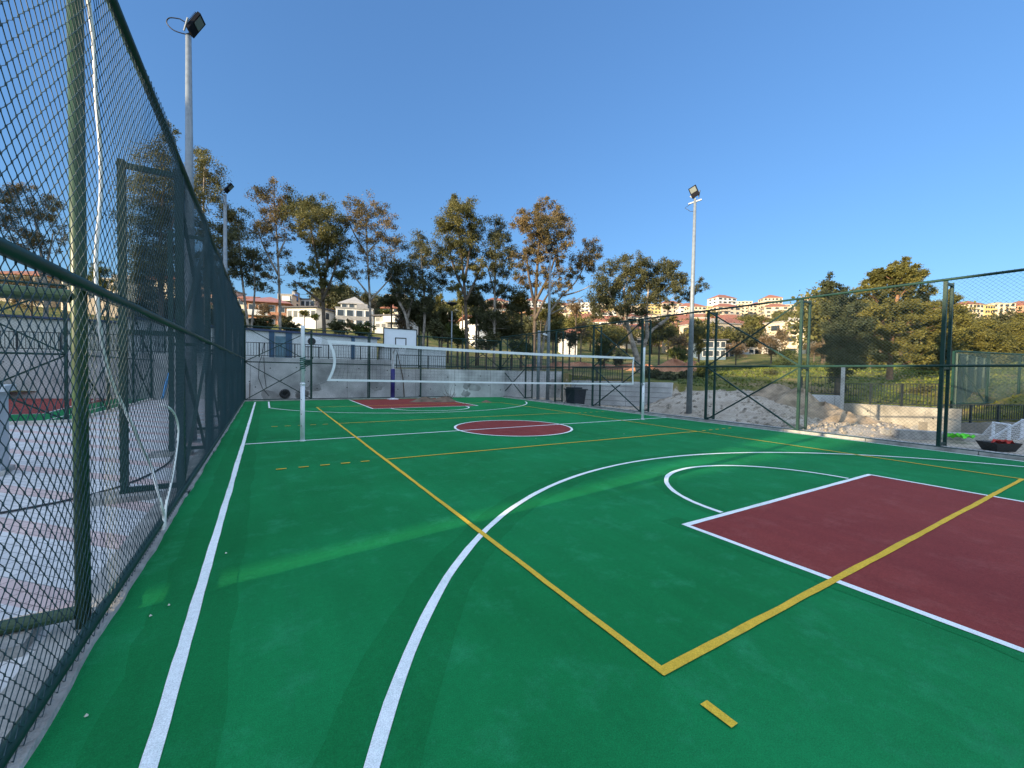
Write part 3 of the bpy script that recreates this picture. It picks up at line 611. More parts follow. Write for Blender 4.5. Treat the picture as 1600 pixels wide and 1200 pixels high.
# ------------------------------------------------------------------ retaining walls and railings
M_wall = mat('cast_concrete', (.38, .385, .385), .92, .28, .9, .35, 9, col2=(.50, .50, .495), detail=10)
M_hole = mat('dark_hole', (.02, .02, .02), 1, .1)
M_stain = mat('damp_stain', (.29, .29, .285), .95, .3, 2.2)
def wall(label, p, q, z0, z1, th=.8, holes=0, boards=0, joints=2.4, m=M_wall, group=None, name='retaining_wall', stains=0):
    p = np.array(p, float); q = np.array(q, float); L = np.linalg.norm(q-p); d = (q-p)/L; n = np.array([d[1], -d[0]])     # n points to the court
    if np.dot(CAM[:2]-p, n) < 0: n = -n
    zz = z1 if hasattr(z1, '__len__') else (z1, z1)
    t = thing(name, label, 'wall', (*p, z0), group); b = MB()
    a0, a1 = p, q; c0, c1 = p-n*th, q-n*th
    b.add([(*a0, z0), (*a1, z0), (*c1, z0), (*c0, z0), (*a0, zz[0]), (*a1, zz[1]), (*c1, zz[1]), (*c0, zz[0])], [(3, 2, 1, 0), (4, 5, 6, 7), (0, 1, 5, 4), (1, 2, 6, 5), (2, 3, 7, 6), (3, 0, 4, 7)])
    part('wall', b, m, t); rg = random.Random(int(L*100)); ang = math.atan2(d[1], d[0])
    if joints:
        b = MB(); s = joints*.6
        while s < L: c = p+d*s+n*.002; b.box((*c, (z0+zz[0])/2), (.018, .010, zz[0]-z0-.06), ang); s += joints
        part('joint', b, mat('joint_grey', (.20, .20, .20), 1), t)  # plain grey strips mark the joints
    if boards:
        b = MB()
        for k in range(1, boards): z = z0+(zz[0]-z0)*k/boards; c = (p+q)/2+n*.003; b.box((*c, z), (L-.06, .012, .022), ang)
        part('board_mark', b, mat('joint_grey', (.20, .20, .20), 1), t)
    if holes:
        b = MB()
        for k in range(holes):
            s = L*(k+.5)/holes+rg.uniform(-.2, .2); c = p+d*s+n*.004; z = z0+.15+(zz[0]-z0)*[.27, .70, .42][k % 3]+rg.uniform(-.06, .06); b.tube([(*(c-n*.01), z), (*(c+n*.006), z)], .032, 8)
        part('tie_hole', b, M_hole, t)
    if stains:
        b = MB()
        for k in range(stains):
            s = rg.uniform(.2, L-.5); c = p+d*s+n*.0015; z = rg.uniform(z0+.3, zz[0]-.3); w_, h_ = rg.uniform(.15, .5), rg.uniform(.15, .45); pts = []
            for j in range(14):
                tt = 2*math.pi*j/14; rr = rg.uniform(.7, 1.15); o = d*w_*rr*math.cos(tt); pts.append((c[0]+o[0], c[1]+o[1], z+h_*rr*math.sin(tt)))
            b.add(pts, [tuple(range(14))])
        part('damp_patch', b, M_stain, t)
    return t
def railing(label, p, q, z0, h, post=1.7, bal=.13, z1=None, group=None):
    p = np.array(p, float); q = np.array(q, float); L = np.linalg.norm(q-p); d = (q-p)/L; z1 = z0 if z1 is None else z1
    t = thing('railing', label, 'railing', (*p, z0), group); zf = lambda s: z0+(z1-z0)*s/L; ang = math.atan2(d[1], d[0])
    n = max(1, round(L/post))
    for i in range(n+1):
        s = L*i/n; c = p+d*s; b = MB(); b.box((*c, zf(s)+h/2), (.06, .06, h+.04), ang); part('post', b, M_rail, t)
    for nm, hh in (('top_rail', h), ('bottom_rail', .10)):
        b = MB(); b.beam((*p, zf(0)+hh), (*q, zf(L)+hh), .045, .035); part(nm, b, M_rail, t)
    b = MB(); k = int(L/bal)
    for i in range(1, k): s = L*i/k; c = p+d*s; b.box((*c, zf(s)+.1+(h-.1)/2), (.018, .018, h-.13), ang)
    part('balusters', b, M_rail, t)
    return t
nA = np.array([.164, .986])
wall('high cast concrete wall behind the far left corner of the court', W_A, W_S, -.2, 2.24, holes=17, stains=5)
wall('lower cast concrete wall running behind the hoop to the right corner', W_S+(W_B-W_S)*.0008, W_B, -.2, 1.76, holes=16, stains=4)
wall('cast concrete wall behind the neighbouring court seen through the left fence', W_L, W_A-(W_A-W_L)*.0005, -.2, 2.3, holes=20, stains=2)
wall('low board marked concrete wall right of the bin outside the right fence', B0, B1, -.3, (1.24, 1.24), boards=6, joints=5)
wall('short concrete wall at the lone grey post behind the gravel heap', C0, C1, -.6, .74, joints=2.2)
wall('sunlit concrete wall under a railing behind the right fence', C1+(C2-C1)*.01, C2, -1.2, (.40, .52), m=mat('weathered_concrete', (.27, .25, .21), .95, .3, 1.3, .5, 12, col2=(.36, .335, .28), detail=9), joints=2.4, stains=4, holes=5)
wall('lower concrete wall at the right edge behind the lower court fence', C2+(C3-C2)*.015, C3, -2.2, (-.07, -.09), m=mat('shaded_concrete', (.17, .155, .13), .95, .3, 1.3, .5, 12, detail=9), joints=3, stains=4)  # this wall's shade is put into its darker concrete colour
railing('black railing on the high concrete wall at the far left corner', W_A+nA*.3+(W_S-W_A)*.01, W_S+nA*.3, 2.22, .80)
railing('black railing on the lower wall behind the hoop', W_S+nA*.3+(W_B-W_S)*.03, W_S+(W_B-W_S)*.36+nA*.3, 1.76, .82)
railing('black railing on the lower wall in the far right corner', W_S+(W_B-W_S)*.38+nA*.3, W_B+nA*.3-(W_B-W_S)*.03, 1.76, .82)
railing('black railing on the wall behind the neighbouring court', W_L+nA*.3, W_A+nA*.3, 2.3, .9, bal=.16)
vB = (B1-B0)/np.linalg.norm(B1-B0); nB = np.array([-vB[1], vB[0]])
if nB[1] < 0: nB = -nB
railing('black railing above the board marked wall right of the bin', B0+nB*.25, B0+(B1-B0)*.52+nB*.25, 1.24, .72)
dC = np.array([.80, .60])
railing('dark railing on the short wall behind the gravel heap', C0+dC*.25, C1+dC*.2, .74, .92, bal=.14)
railing('dark railing along the top of the sunlit wall on the right', C1+dC*.25+(C2-C1)*.02, C2+dC*.25, .40, .95, bal=.14, z1=.52)
railing('dark railing on the lower wall at the right edge', C2+dC*.25+(C3-C2)*.03, C3+dC*.25, -.07, .72, bal=.14, z1=-.09)
p = at(1315, 640, 19.9); t = thing('concrete_post', 'pale concrete utility post beside the dark pine trunk', 'post', (p[0], p[1], -.2))
b = MB(); b.box((p[0], p[1], .95), (.15, .15, 2.5), .4); part('shaft', b, M_conc, t); b = MB(); b.box((p[0], p[1], 1.62), (.42, .10, .10), .4); part('cross_arm', b, M_conc, t)
# prefab site cabin behind the far left wall
cb = thing('site_cabin', 'low white site cabin with blue corner posts behind the far left wall', 'cabin', (0, 28.3, 2.08))
M_cabin = mat('cabin_panel', (.60, .63, .64), .6, .08, 2); M_blue = mat('cabin_blue', (.02, .075, .15), .5, .15); M_bluedk = mat('cabin_roof_blue', (.03, .05, .12), .6, .2)
b = MB(); b.box((-.5, 29.2, 2.95), (10.6, 2.2, 1.95)); part('wall', b, M_cabin, cb)
b = MB(); b.add([(-6, 27.95, 3.98), (5.0, 27.95, 3.80), (5.0, 30.5, 3.80), (-6, 30.5, 3.98), (-6, 27.95, 4.10), (5.0, 27.95, 3.92), (5.0, 30.5, 3.92), (-6, 30.5, 4.10)], [(3, 2, 1, 0), (4, 5, 6, 7), (0, 1, 5, 4), (1, 2, 6, 5), (2, 3, 7, 6), (3, 0, 4, 7)]); part('roof', b, M_bluedk, cb)
for x, w_ in ((-1.55, .28), (-.62, .34), (3.2, .22)):
    b = MB(); b.box((x, 28.06, 2.95), (w_, .10, 1.92)); part('corner_post', b, M_blue, cb)
b = MB(); b.box((-1.08, 28.075, 2.85), (.56, .04, 1.6)); part('door', b, mat('cabin_door', (.10, .20, .26), .5), cb)
for i_, (xa, xb, yb_, col_) in enumerate(((-26, -9.5, 34.0, (.58, .58, .55)), (-9.0, -6.2, 30.5, (.46, .50, .52)))):
    lc = thing('site_cabin', ['long pale ribbed cabin behind the wall of the neighbouring court', 'small grey cabin at the right end of the long pale cabin'][i_], 'cabin', ((xa+xb)/2, yb_, 2.1))
    b = MB(); b.box(((xa+xb)/2, yb_+1.2, 3.2), (xb-xa, 2.4, 2.3)); part('wall', b, mat('cabin_side%d' % i_, col_, .7, .1, 2), lc)
    b = MB()
    for k in range(int((xb-xa)/.35)): b.box((xa+.2+k*.35, yb_-.02, 3.2), (.06, .05, 2.2))
    part('ribs', b, mat('cabin_side%d' % i_, col_), lc); b = MB(); b.box(((xa+xb)/2, yb_+1.2, 4.42), (xb-xa+.4, 2.8, .12)); part('roof', b, M_bluedk, lc)
# narrow panelled shed right of it behind the hoop
sh = thing('shed', 'pale flat roofed shed behind the hoop backboard', 'shed', (6.5, 27.5, 1.7))
b = MB(); b.box((7.2, 27.7, 2.45), (4.4, 1.8, 1.6)); part('wall', b, mat('shed_panel', (.50, .54, .56), .7, .1, 3), sh)
b = MB(); b.box((7.2, 27.7, 3.30), (4.8, 2.2, .10)); part('roof', b, M_bluedk, sh)
ac = thing('air_conditioner', 'white air conditioner outdoor unit on a stand behind the net post', 'air conditioner', (.62, 26.2, 2.05))
b = MB(); b.box((.62, 26.2, 3.30), (.86, .34, .60)); part('case', b, M_whitep, ac)
b = MB(); b.tube([(.50, 26.02, 3.30), (.50, 26.00, 3.30)], .22, 20); part('fan_grille', b, M_black, ac)
b = MB(); b.box((.32, 26.2, 2.52), (.05, .05, .96)); b.box((.92, 26.2, 2.52), (.05, .05, .96)); b.box((.62, 26.2, 2.98), (.9, .36, .04)); part('stand', b, M_black, ac)
# shopping-basket like frame on the wall, tyre, cables, stakes
b = MB(); yw = lambda x: 24.75+(x+4)*(-.1637)
for k in range(34):
    a = 2*math.pi*k/34; b.tube([(-.98+.17*math.cos(a), yw(-.98)-.20, .27+.17*math.sin(a)), (-.98+.17*math.cos(a+.19), yw(-.98)-.20, .27+.17*math.sin(a+.19))], .10, 8, False)
b.tube([(-.98, yw(-.98)-.16, .27), (-.98, yw(-.98)-.12, .27)], .17, 16)
solo('tyre', b, mat('old_rubber', (.022, .023, .024), .85, .4, 6), 'old black tyre leaning on the far concrete wall', 'tyre', smooth=True)
b = MB(); b.tube([(.05-2.0, yw(-2)-.25, 3.0), (-2.05, yw(-2)-.10, 2.3), (-2.18, yw(-2)-.06, 1.9), (-2.2, yw(-2)-.05, 1.1), (-2.02, yw(-2)-.06, .55), (-1.72, yw(-2)-.12, .15)], .016, 6)
b.tube([(-1.93, yw(-2)-.25, 3.0), (-1.96, yw(-2)-.05, 2.2), (-1.92, yw(-2)-.05, 1.2), (-1.85, yw(-2)-.06, .6)], .014, 6); solo('cable', b, M_black, 'black cable hanging in a loop down the far left wall', 'cable')
b = MB(); b.beam((-2.62, yw(-2.6)-.2, 0), (-2.6, yw(-2.6)-.06, .85), .05, .03); solo('stake', b, M_barkd, 'short dark stake propped on the far left wall', 'stake')
b = MB(); b.tube([(5.25, yw(5.2)-.25, .0), (5.2, yw(5.2)-.12, 1.2), (4.9, yw(5)-.06, 2.6), (4.82, yw(5)-.05, 2.85)], [.035, .03, .022, .012], 7); solo('branch', b, M_barkd, 'bare leaning branch stuck up behind the hoop', 'branch')
b = MB(); rg = random.Random(8); p0_ = np.array(at(703, 619, 22.6)); p0_[2] = 0
for k in range(16):
    a = rg.uniform(0, 6.28); e = p0_+np.array([.55*math.cos(a)*rg.uniform(.3, 1), .25*math.sin(a), rg.uniform(.35, .95)]); mid_ = (p0_+e)/2+np.array([rg.uniform(-.1, .1), 0, .06]); b.tube([p0_, mid_, e], [.012, .008, .003], 4)
solo('dry_shrub', b, M_barkd, 'leafless dry shrub against the far wall', 'shrub')
p = at(899, 631, 22.0); t = thing('bin', 'black square bin outside the far end of the right fence', 'bin', (p[0], p[1], -.05))
b = MB(); vs = [(p[0]+sx*hw, p[1]+sy*hw, z) for z, hw in ((-.05, .33), (.78, .40)) for sx, sy in ((-1, -1), (1, -1), (1, 1), (-1, 1))]; b.add(vs, [(3, 2, 1, 0), (4, 5, 6, 7), (0, 1, 5, 4), (1, 2, 6, 5), (2, 3, 7, 6), (3, 0, 4, 7)]); part('body', b, mat('bin_plastic', (.010, .012, .022), .5), t)
b = MB(); b.box((p[0], p[1], .80), (.92, .92, .05)); b.box((p[0]-.1, p[1], .87), (.6, .6, .08)); part('lid', b, M_black, t)
b = MB(); p = at(880, 640, 21.5); e = at(913, 580, 22.3); b.tube([(p[0], p[1], .0), tuple(e)], .016, 5); solo('guy_wire', b, M_black, 'slanting dark guy wire beside the bin', 'wire')
# ------------------------------------------------------------------ things beyond the right fence
b = MB(); pts = [at(1398, 688, 11.6), at(1535, 697, 11.3)]; z_ = front(*[np.array([q[k] for q in pts]).mean() for k in (0, 1)])
a_, c_ = np.array([*pts[0][:2], .10]), np.array([*pts[1][:2], .04]); b.beam(a_, c_, .32, .26); b.beam(a_+np.array([.1, .3, -.02]), c_+np.array([.2, .3, -.02]), .22, .24); solo('concrete_beam', b, M_kerb, 'rough broken concrete beam lying outside the right fence', 'concrete beam')
rg = random.Random(5)
p = at(1500, 690, 11.0); b = MB()
vs, fs = [], []
for i in range(9):
    for j in range(7): vs.append((p[0]+(i-4)*.075+rg.uniform(-.02, .02), p[1]+(j-3)*.05-(i-4)*.03, .13+.05*math.sin(i*1.9+j)+rg.uniform(0, .05)))
fs = [(i*7+j, i*7+j+1, (i+1)*7+j+1, (i+1)*7+j) for i in range(8) for j in range(6)]; b.add(vs, fs); solo('green_sheet', b, mat('lime_cloth', (.10, .62, .02), .7, .25, 6), 'crumpled bright lime green sheet on the concrete beam', 'sheet')
tb = at(1560, 703, 10.0); t = thing('mortar_tub', 'black mortar tub holding a red rag outside the right fence', 'tub', (tb[0], tb[1], -.05))
dr = np.array([_r[0], _r[1], 0]); df = np.array([_f[0], _f[1], 0]); b = MB(); vs = []
for z, hx, hy in ((-.05, .22, .16), (.16, .31, .23), (.13, .28, .20), (0, .21, .15)):
    for i, j in ((-1, -1), (1, -1), (1, 1), (-1, 1)): vs.append(np.array([tb[0], tb[1], z])+dr*i*hx+df*j*hy)
b.add(vs, [(3, 2, 1, 0)]+[(4*k+i, 4*k+(i+1) % 4, 4*k+4+(i+1) % 4, 4*k+4+i) for k in range(3) for i in range(4)]+[(12, 13, 14, 15)]); part('body', b, M_black, t)
b = MB(); vs = [];
for i in range(6):
    for j in range(5): vs.append(np.array([tb[0], tb[1], .16+.05*math.sin(i*2+j*1.3)+rg.uniform(0, .03)])+dr*(-.15+i*.06)+df*(-.2+j*.06))
b.add(vs, [(i*5+j, i*5+j+1, (i+1)*5+j+1, (i+1)*5+j) for i in range(5) for j in range(4)]); solo('red_rag', b, mat('red_cloth', (.45, .03, .02), .8, .2, 8), 'red rag lying in the black mortar tub', 'rag')
def goal(label, px0, px1, d0, d1, ytop0, ybot0, back):
    a = at(px0, ybot0, d0); c = at(px1, ybot0+2, d1); zt = at(px0, ytop0, d0)[2]; zb2 = a[2]; t = thing('football_goal', label, 'goal', tuple(a), 'small goals')
    a, c = a.copy(), c.copy(); c[2] = zb2; bk = np.array([df[0]*.75+dr[0]*back, df[1]*.75+dr[1]*back, 0])
    b = MB(); up = np.array([0, 0, zt-zb2]); b.tube([a, a+up, c+up, c], .045, 8); part('goal_frame', b, M_whitep, t)
    b = MB(); b.tube([a, a+bk, c+bk, c], .025, 6); b.tube([a+up, a+bk], .025, 6); b.tube([c+up, c+bk], .025, 6); part('back_frame', b, M_whitep, t)
    b = MB()
    for k in range(13):
        q = a+(c-a)*k/12; b.tube([q+up, q+bk], .006, 3, False)
        e = up*(1-k/12)+bk*(k/12); b.tube([a+e, c+e], .006, 3, False)
    part('net', b, M_whitep, t)
goal('small white football goal nearest the concrete wall at the right edge', 1551, 1576, 14.6, 13.9, 660, 691, .35)
goal('white football goal cut off by the right edge of the picture', 1596, 1640, 13.6, 12.8, 656, 694, -.3)
# ------------------------------------------------------------------ things beyond the left fence
p = np.array([-5.57, 7.68, 0]); t = thing('utility_cabinet', 'pale grey utility cabinet cut off by the left edge of the picture', 'cabinet', p)
M_cab = mat('cabinet_grey', (.48, .52, .55), .55, .06, 3)
b = MB(); b.box((p[0], p[1], .62), (.62, .46, 1.24), .15); part('body', b, M_cab, t)
b = MB(); b.box((p[0], p[1], 1.29), (.76, .58, .09), .15); part('cap', b, M_cab, t); b = MB(); b.box((p[0], p[1], .04), (.72, .56, .08), .15); part('plinth', b, M_kerb, t)
b = MB(); b.box((p[0]-.02, p[1]-.245, .66), (.52, .02, 1.05), .15); part('door', b, M_cab, t)
def plane_pts(l, X): return [tuple(onx(x, y, X)) for x, y in l]
b = MB(); up_ = plane_pts([(131, -40), (140, 15), (147, 75), (150, 150), (156, 220), (158, 290), (155, 340), (150, 400)], -3.0)+plane_pts([(152, 470), (160, 540), (172, 590), (190, 630)], -2.98)+plane_pts([(208, 668), (222, 700), (236, 730)], -2.93)+plane_pts([(245, 762)], -2.82)+plane_pts([(252, 790), (256, 806), (255, 824), (256, 836), (261, 845)], -2.775)
up2 = plane_pts([(261, 845), (258, 830), (258, 806), (260, 785), (267, 755), (274, 715), (278, 680), (277, 660), (271, 645), (262, 636)], -2.775)+plane_pts([(250, 632)], -2.84)
b.tube(smooth_pts(up_), .013, 8); b.tube(smooth_pts(up2), .012, 8); solo('hanging_cable', b, mat('cable_white', (.82, .80, .74), .5, .1), 'white cable hanging behind the left fence and looped out at its foot', 'cable', smooth=True)
b = MB(); q = [onx(x, y, -3.6) for x, y in ((267, 577), (262, 590), (258, 605), (254, 622))]; b.tube(smooth_pts(q), .022, 8); solo('blue_hose', b, mat('hose_blue', (.08, .30, .62), .5, .2, 20), 'short length of pale blue hose standing behind the left fence', 'hose', smooth=True)
b = MB(); b.tube(smooth_pts([(-9, 5.2, .03), (-6.5, 5.0, .03), (-4.6, 5.1, .03), (-3.6, 5.9, .03), (-3.3, 7.6, .03), (-3.6, 9.4, .03), (-3.3, 9.8, .06)]), .013, 6); solo('ground_cable', b, M_black, 'thin black cable lying across the grey paving', 'cable')
b = MB(); b.box((-4.75, 4.75, .03), (.85, .28, .035), .45); b.box((-5.0, 4.95, .062), (.7, .2, .028), .2); solo('plank', b, mat('plank_wood', (.38, .25, .12), .8, .3, 7), 'weathered wooden boards lying on the paving at the left edge', 'plank')
b = MB(); b.box((-3.06, 1.42, .045), (.05, .09, .06), .6); b.box((-3.05, 1.50, .04), (.035, .05, .05), .2); solo('yellow_wrapper', b, mat('wrapper_yellow', (.58, .42, .02), .5, .3, 30), 'small crumpled yellow wrapper at the foot of the left fence', 'litter')
for k, (x, y) in enumerate(((-2.55, 2.02), (-2.47, 2.12), (-2.2, 2.9), (-2.62, 1.15), (3.9, 7.0), (6.55, 6.6))):
    b = MB(); rg = random.Random(k); vs = [(x+.010*math.cos(a)*rg.uniform(.6, 1.2), y+.008*math.sin(a), .010) for a in np.linspace(0, 5.5, 6)]+[(x, y, .022)]; b.add(vs, [(i, (i+1) % 6, 6) for i in range(6)]); solo('dry_leaf', b, mat('pale_litter', (.60, .58, .50), .8), ['pale dry leaf near the rounded post at the left', 'pale dry leaf close to the white sideline at the left', 'tiny pale leaf on the white sideline', 'tiny pale crumb at the lower left edge of the court', 'pale crumb just in front of the red centre circle', 'pale crumb right of the red centre circle'][k], 'leaf')
# ------------------------------------------------------------------ trees
def leaf_cloud(blobs, size, dens, rg, droop=.6, clump=.33, aspect=3.2):
    """blobs: (centre, rx(lateral), rz, ry(depth)); many small leaf faces gathered in clumps"""
    Vs = []; cl = []
    for c, rx, rz, ry in blobs:
        area = math.pi*rx*rz; size_ = size*.54; nc = max(10, int(area*6.5)); rx, rz, ry = rx*1.30, rz*1.30, ry*1.30; n = max(24, int(area*dens/(size_*size_/aspect)*15))
        w_ = rg.normal(size=(nc, 3)); w_ /= np.linalg.norm(w_, axis=1)[:, None]; w_ *= (rg.uniform(0, 1, (nc, 1)) ** .5)*1.12
        cen = np.array(c)+(w_[:, :1]*rx)*_r[None, :]*1.0+(w_[:, 1:2]*ry)*np.array([_f[0], _f[1], 0])[None, :]+w_[:, 2:3]*np.array([0, 0, rz])[None, :]
        cl += list(cen); k = rg.randint(0, nc, n); wt = rg.uniform(.55, 1.15, nc)[k][:, None]
        pos = cen[k]+rg.normal(size=(n, 3))*np.array([1, 1, .8])*clump*.85*min(rx, rz)*wt+rg.normal(size=(n, 3))*.04
        ax = rg.normal(size=(n, 3)); ax[:, 2] = ax[:, 2]*.6-droop*1.4; ax /= np.linalg.norm(ax, axis=1)[:, None]
        sd_ = np.cross(ax, rg.normal(size=(n, 3))); sd_ /= np.linalg.norm(sd_, axis=1)[:, None]
        L = size_*rg.uniform(.6, 1.35, (n, 1)); W = L/aspect*rg.uniform(.8, 1.3, (n, 1))
        Vs.append(np.stack([pos-ax*L*.5, pos+sd_*W*.5-ax*L*.05, pos+ax*L*.5, pos-sd_*W*.5-ax*L*.05], 1))
    V = np.concatenate(Vs).reshape(-1, 3); return V, np.arange(len(V)).reshape(-1, 4), cl
def P(q, d): return at(q[0], q[1], d)
def tree(name, label, cat, d, blobs, trunks, leaf, bark=M_bark, tr=.16, size=.30, dens=.62, seed=1, droop=.6, group=None, jit=1.0, base_z=None, aspect=3.2, clump=.33, depthf=1.0, twig=.45):
    rg = np.random.RandomState(seed); k = d/F
    base = P(trunks[0][0], d); zb_ = gz(base)-.3 if base_z is None else base_z
    t = thing(name, label, cat, (base[0], base[1], zb_), group); tm = MB(); nodes = []
    for i, tk in enumerate(trunks):
        pts = [P(q, d+(0 if j == 0 and i == 0 else rg.uniform(-.25, .25)*jit)) for j, q in enumerate(tk)]
        if i == 0: pts = [np.array([base[0], base[1], zb_])]+pts[(1 if pts[0][2] < zb_+.2 else 0):]
        sp = smooth_pts(pts, 4); n = len(sp); r0 = tr*(1 if i == 0 else .62); rad = [r0*(1-.72*j/(n-1)) for j in range(n)]
        tm.tube(sp, rad, 9); nodes += [(q, r_) for q, r_ in zip(sp, rad)]
    bl = [(P((bx, by), d+rg.uniform(-1, 1)*jit), rx*k, rz*k, (rx+rz)*.5*k*depthf) for bx, by, rx, rz in blobs]
    V, Q, cl = leaf_cloud(bl, size, dens, rg, droop, clump, aspect)
    cen = [b_[0] for b_ in bl]+[c for c in cl if rg.rand() < twig]; nd = np.array([q for q, _ in nodes])
    for j, c in enumerate(cen):
        dd = np.linalg.norm(nd-c, axis=1)+np.maximum(0, nd[:, 2]-c[2]+.3)*2.5; m_ = int(dd.argmin()); a = nd[m_]; r_ = nodes[m_][1]
        mid_ = (a+c)/2+np.array([0, 0, -.10*np.linalg.norm(c-a)])+rg.normal(size=3)*.05*np.linalg.norm(c-a); f_ = .45 if j < len(bl) else .24
        rb = max(.012, min(r_*.6, .10)*f_*1.3); tm.tube([a, mid_, c], [rb, rb*.7, rb*.3], 5, False)
        if j < len(bl):
            nodes += [(mid_, rb*.8), (c, rb*.4)]; nd = np.vstack([nd, mid_, c])
    part('trunk', tm, bark, t, True); part('crown', np_mesh('crown', V, Q, leaf), None, t); return t
GUM = 'gum trees behind the far wall'
tree('gum_tree', 'dense olive gum tree seen through the left fence beside the mast pole', 'tree', 31,
     [(262, 215, 12, 14), (250, 262, 24, 22), (268, 295, 20, 20), (240, 300, 26, 24), (225, 345, 22, 24), (255, 345, 22, 24), (275, 340, 12, 20), (235, 390, 30, 22), (268, 400, 16, 20), (215, 415, 16, 20), (245, 430, 26, 18), (290, 440, 20, 14)],
     [[(250, 600), (252, 460), (250, 380), (258, 270)], [(252, 450), (228, 380)], [(251, 430), (272, 340)]], L_olive, M_barkd, .22, seed=11, group=GUM, dens=.6)
tree('gum_tree', 'slim gum tree with drooping top just right of the tall left mast', 'tree', 31.5,
     [(316, 238, 12, 8), (322, 255, 18, 14), (312, 275, 14, 14), (328, 285, 16, 16), (318, 305, 20, 14), (335, 310, 12, 10), (308, 345, 14, 20), (325, 370, 18, 18), (340, 395, 16, 18), (318, 410, 18, 16), (335, 435, 16, 12)],
     [[(322, 560), (320, 420), (318, 330), (320, 250)]], L_olive, M_bark, .15, seed=12, group=GUM, dens=.5)
tree('gum_tree', 'dark ragged gum tree between the second left mast and the brown topped gum', 'tree', 32,
     [(358, 328, 14, 14), (376, 345, 14, 12), (366, 355, 18, 12), (352, 372, 14, 16), (374, 380, 20, 16), (388, 400, 20, 14), (362, 408, 16, 14), (398, 416, 18, 12), (380, 428, 16, 10), (402, 436, 16, 8), (352, 420, 12, 14), (412, 448, 12, 7), (360, 450, 14, 9)],
     [[(392, 540), (385, 490), (377, 420), (372, 350)], [(392, 520), (398, 455), (396, 410)]], L_dark, M_bark, .15, seed=13, group=GUM, dens=.52)
tree('gum_tree', 'slender gum tree with a brown tipped top and bare straight trunk', 'tree', 33,
     [(412, 302, 12, 8), (427, 300, 20, 11), (418, 318, 20, 12), (440, 318, 14, 10), (432, 334, 18, 12), (416, 345, 14, 10), (445, 345, 16, 11), (425, 360, 20, 11), (402, 352, 16, 8), (408, 372, 12, 9), (440, 372, 14, 8), (445, 398, 10, 9), (420, 405, 12, 8), (450, 420, 10, 7), (426, 432, 12, 7)],
     [[(438, 560), (437, 470), (433, 380), (428, 310)], [(434, 400), (448, 370)], [(435, 430), (412, 385), (402, 355)]], L_brown, M_bark, .15, seed=14, group=GUM, dens=.36)
tree('gum_tree', 'full crowned green gum tree directly above the left net post', 'tree', 33,
     [(470, 316, 22, 12), (490, 322, 24, 14), (455, 325, 12, 8), (510, 338, 20, 14), (478, 342, 26, 14), (500, 358, 26, 14), (525, 358, 16, 12), (470, 362, 16, 9), (520, 378, 22, 12), (495, 382, 18, 12), (535, 392, 10, 10), (508, 402, 24, 11), (528, 412, 14, 9), (488, 420, 16, 8), (515, 428, 20, 9), (470, 424, 12, 8), (535, 424, 10, 7), (500, 446, 18, 7), (466, 446, 10, 6), (525, 448, 12, 7)],
     [[(508, 560), (505, 480), (502, 440), (492, 390), (482, 340)], [(504, 460), (512, 400), (512, 345)], [(504, 470), (520, 430), (532, 385)], [(505, 475), (480, 455), (458, 438)]], L_olive, M_barkd, .19, seed=15, group=GUM, dens=.66)
tree('gum_tree', 'airy pale gum tree with open branching standing left of the hoop backboard', 'tree', 33.5,
     [(545, 318, 12, 8), (560, 328, 20, 12), (582, 325, 20, 12), (598, 334, 14, 9), (570, 345, 22, 11), (592, 352, 20, 11), (555, 352, 12, 9), (612, 372, 16, 11), (622, 380, 8, 8), (590, 375, 20, 10), (565, 378, 14, 10), (604, 395, 16, 9), (580, 402, 20, 10), (556, 408, 10, 8), (596, 420, 14, 8), (556, 432, 14, 7), (575, 428, 12, 7), (612, 408, 10, 6)],
     [[(580, 560), (578, 470), (574, 400), (572, 340)], [(578, 470), (600, 446), (612, 432)], [(577, 462), (560, 440), (546, 425)], [(574, 400), (556, 370), (544, 345)], [(574, 395), (592, 375)]], L_brown, M_bark, .14, seed=16, group=GUM, dens=.34)
tree('gum_tree', 'leaning pale trunked gum tree with a dark crown right above the backboard', 'tree', 34,
     [(655, 374, 10, 8), (648, 388, 14, 10), (665, 395, 16, 12), (676, 415, 14, 12), (655, 412, 18, 11), (625, 418, 16, 10), (612, 428, 12, 8), (640, 432, 24, 12), (662, 438, 20, 11), (625, 445, 22, 10), (645, 456, 26, 11), (672, 455, 18, 10), (640, 472, 16, 8), (662, 474, 18, 9), (685, 440, 10, 10)],
     [[(642, 560), (636, 500), (622, 468), (612, 440)], [(660, 560), (664, 480), (660, 430), (658, 390)], [(636, 500), (646, 462)]], L_dark, M_bark, .20, seed=17, group=GUM, dens=.62)
tree('gum_tree', 'tall dark gum tree with a rounded top midway between backboard and far right mast', 'tree', 33,
     [(708, 318, 16, 9), (722, 322, 16, 9), (712, 338, 24, 13), (730, 345, 18, 13), (702, 352, 18, 12), (722, 362, 24, 13), (700, 375, 18, 12), (740, 372, 12, 12), (720, 385, 26, 12), (698, 396, 14, 10), (735, 398, 16, 11), (716, 408, 22, 10), (745, 415, 12, 9), (700, 422, 14, 8), (728, 428, 18, 8), (752, 428, 8, 7), (712, 446, 16, 7), (738, 450, 12, 7), (690, 350, 8, 8), (742, 350, 8, 10)],
     [[(730, 560), (727, 470), (722, 410), (714, 335)], [(728, 470), (746, 430), (754, 405)], [(726, 460), (708, 415), (700, 370)], [(726, 440), (734, 390), (736, 350)]], L_olive, M_barkd, .19, seed=18, group=GUM, dens=.62)
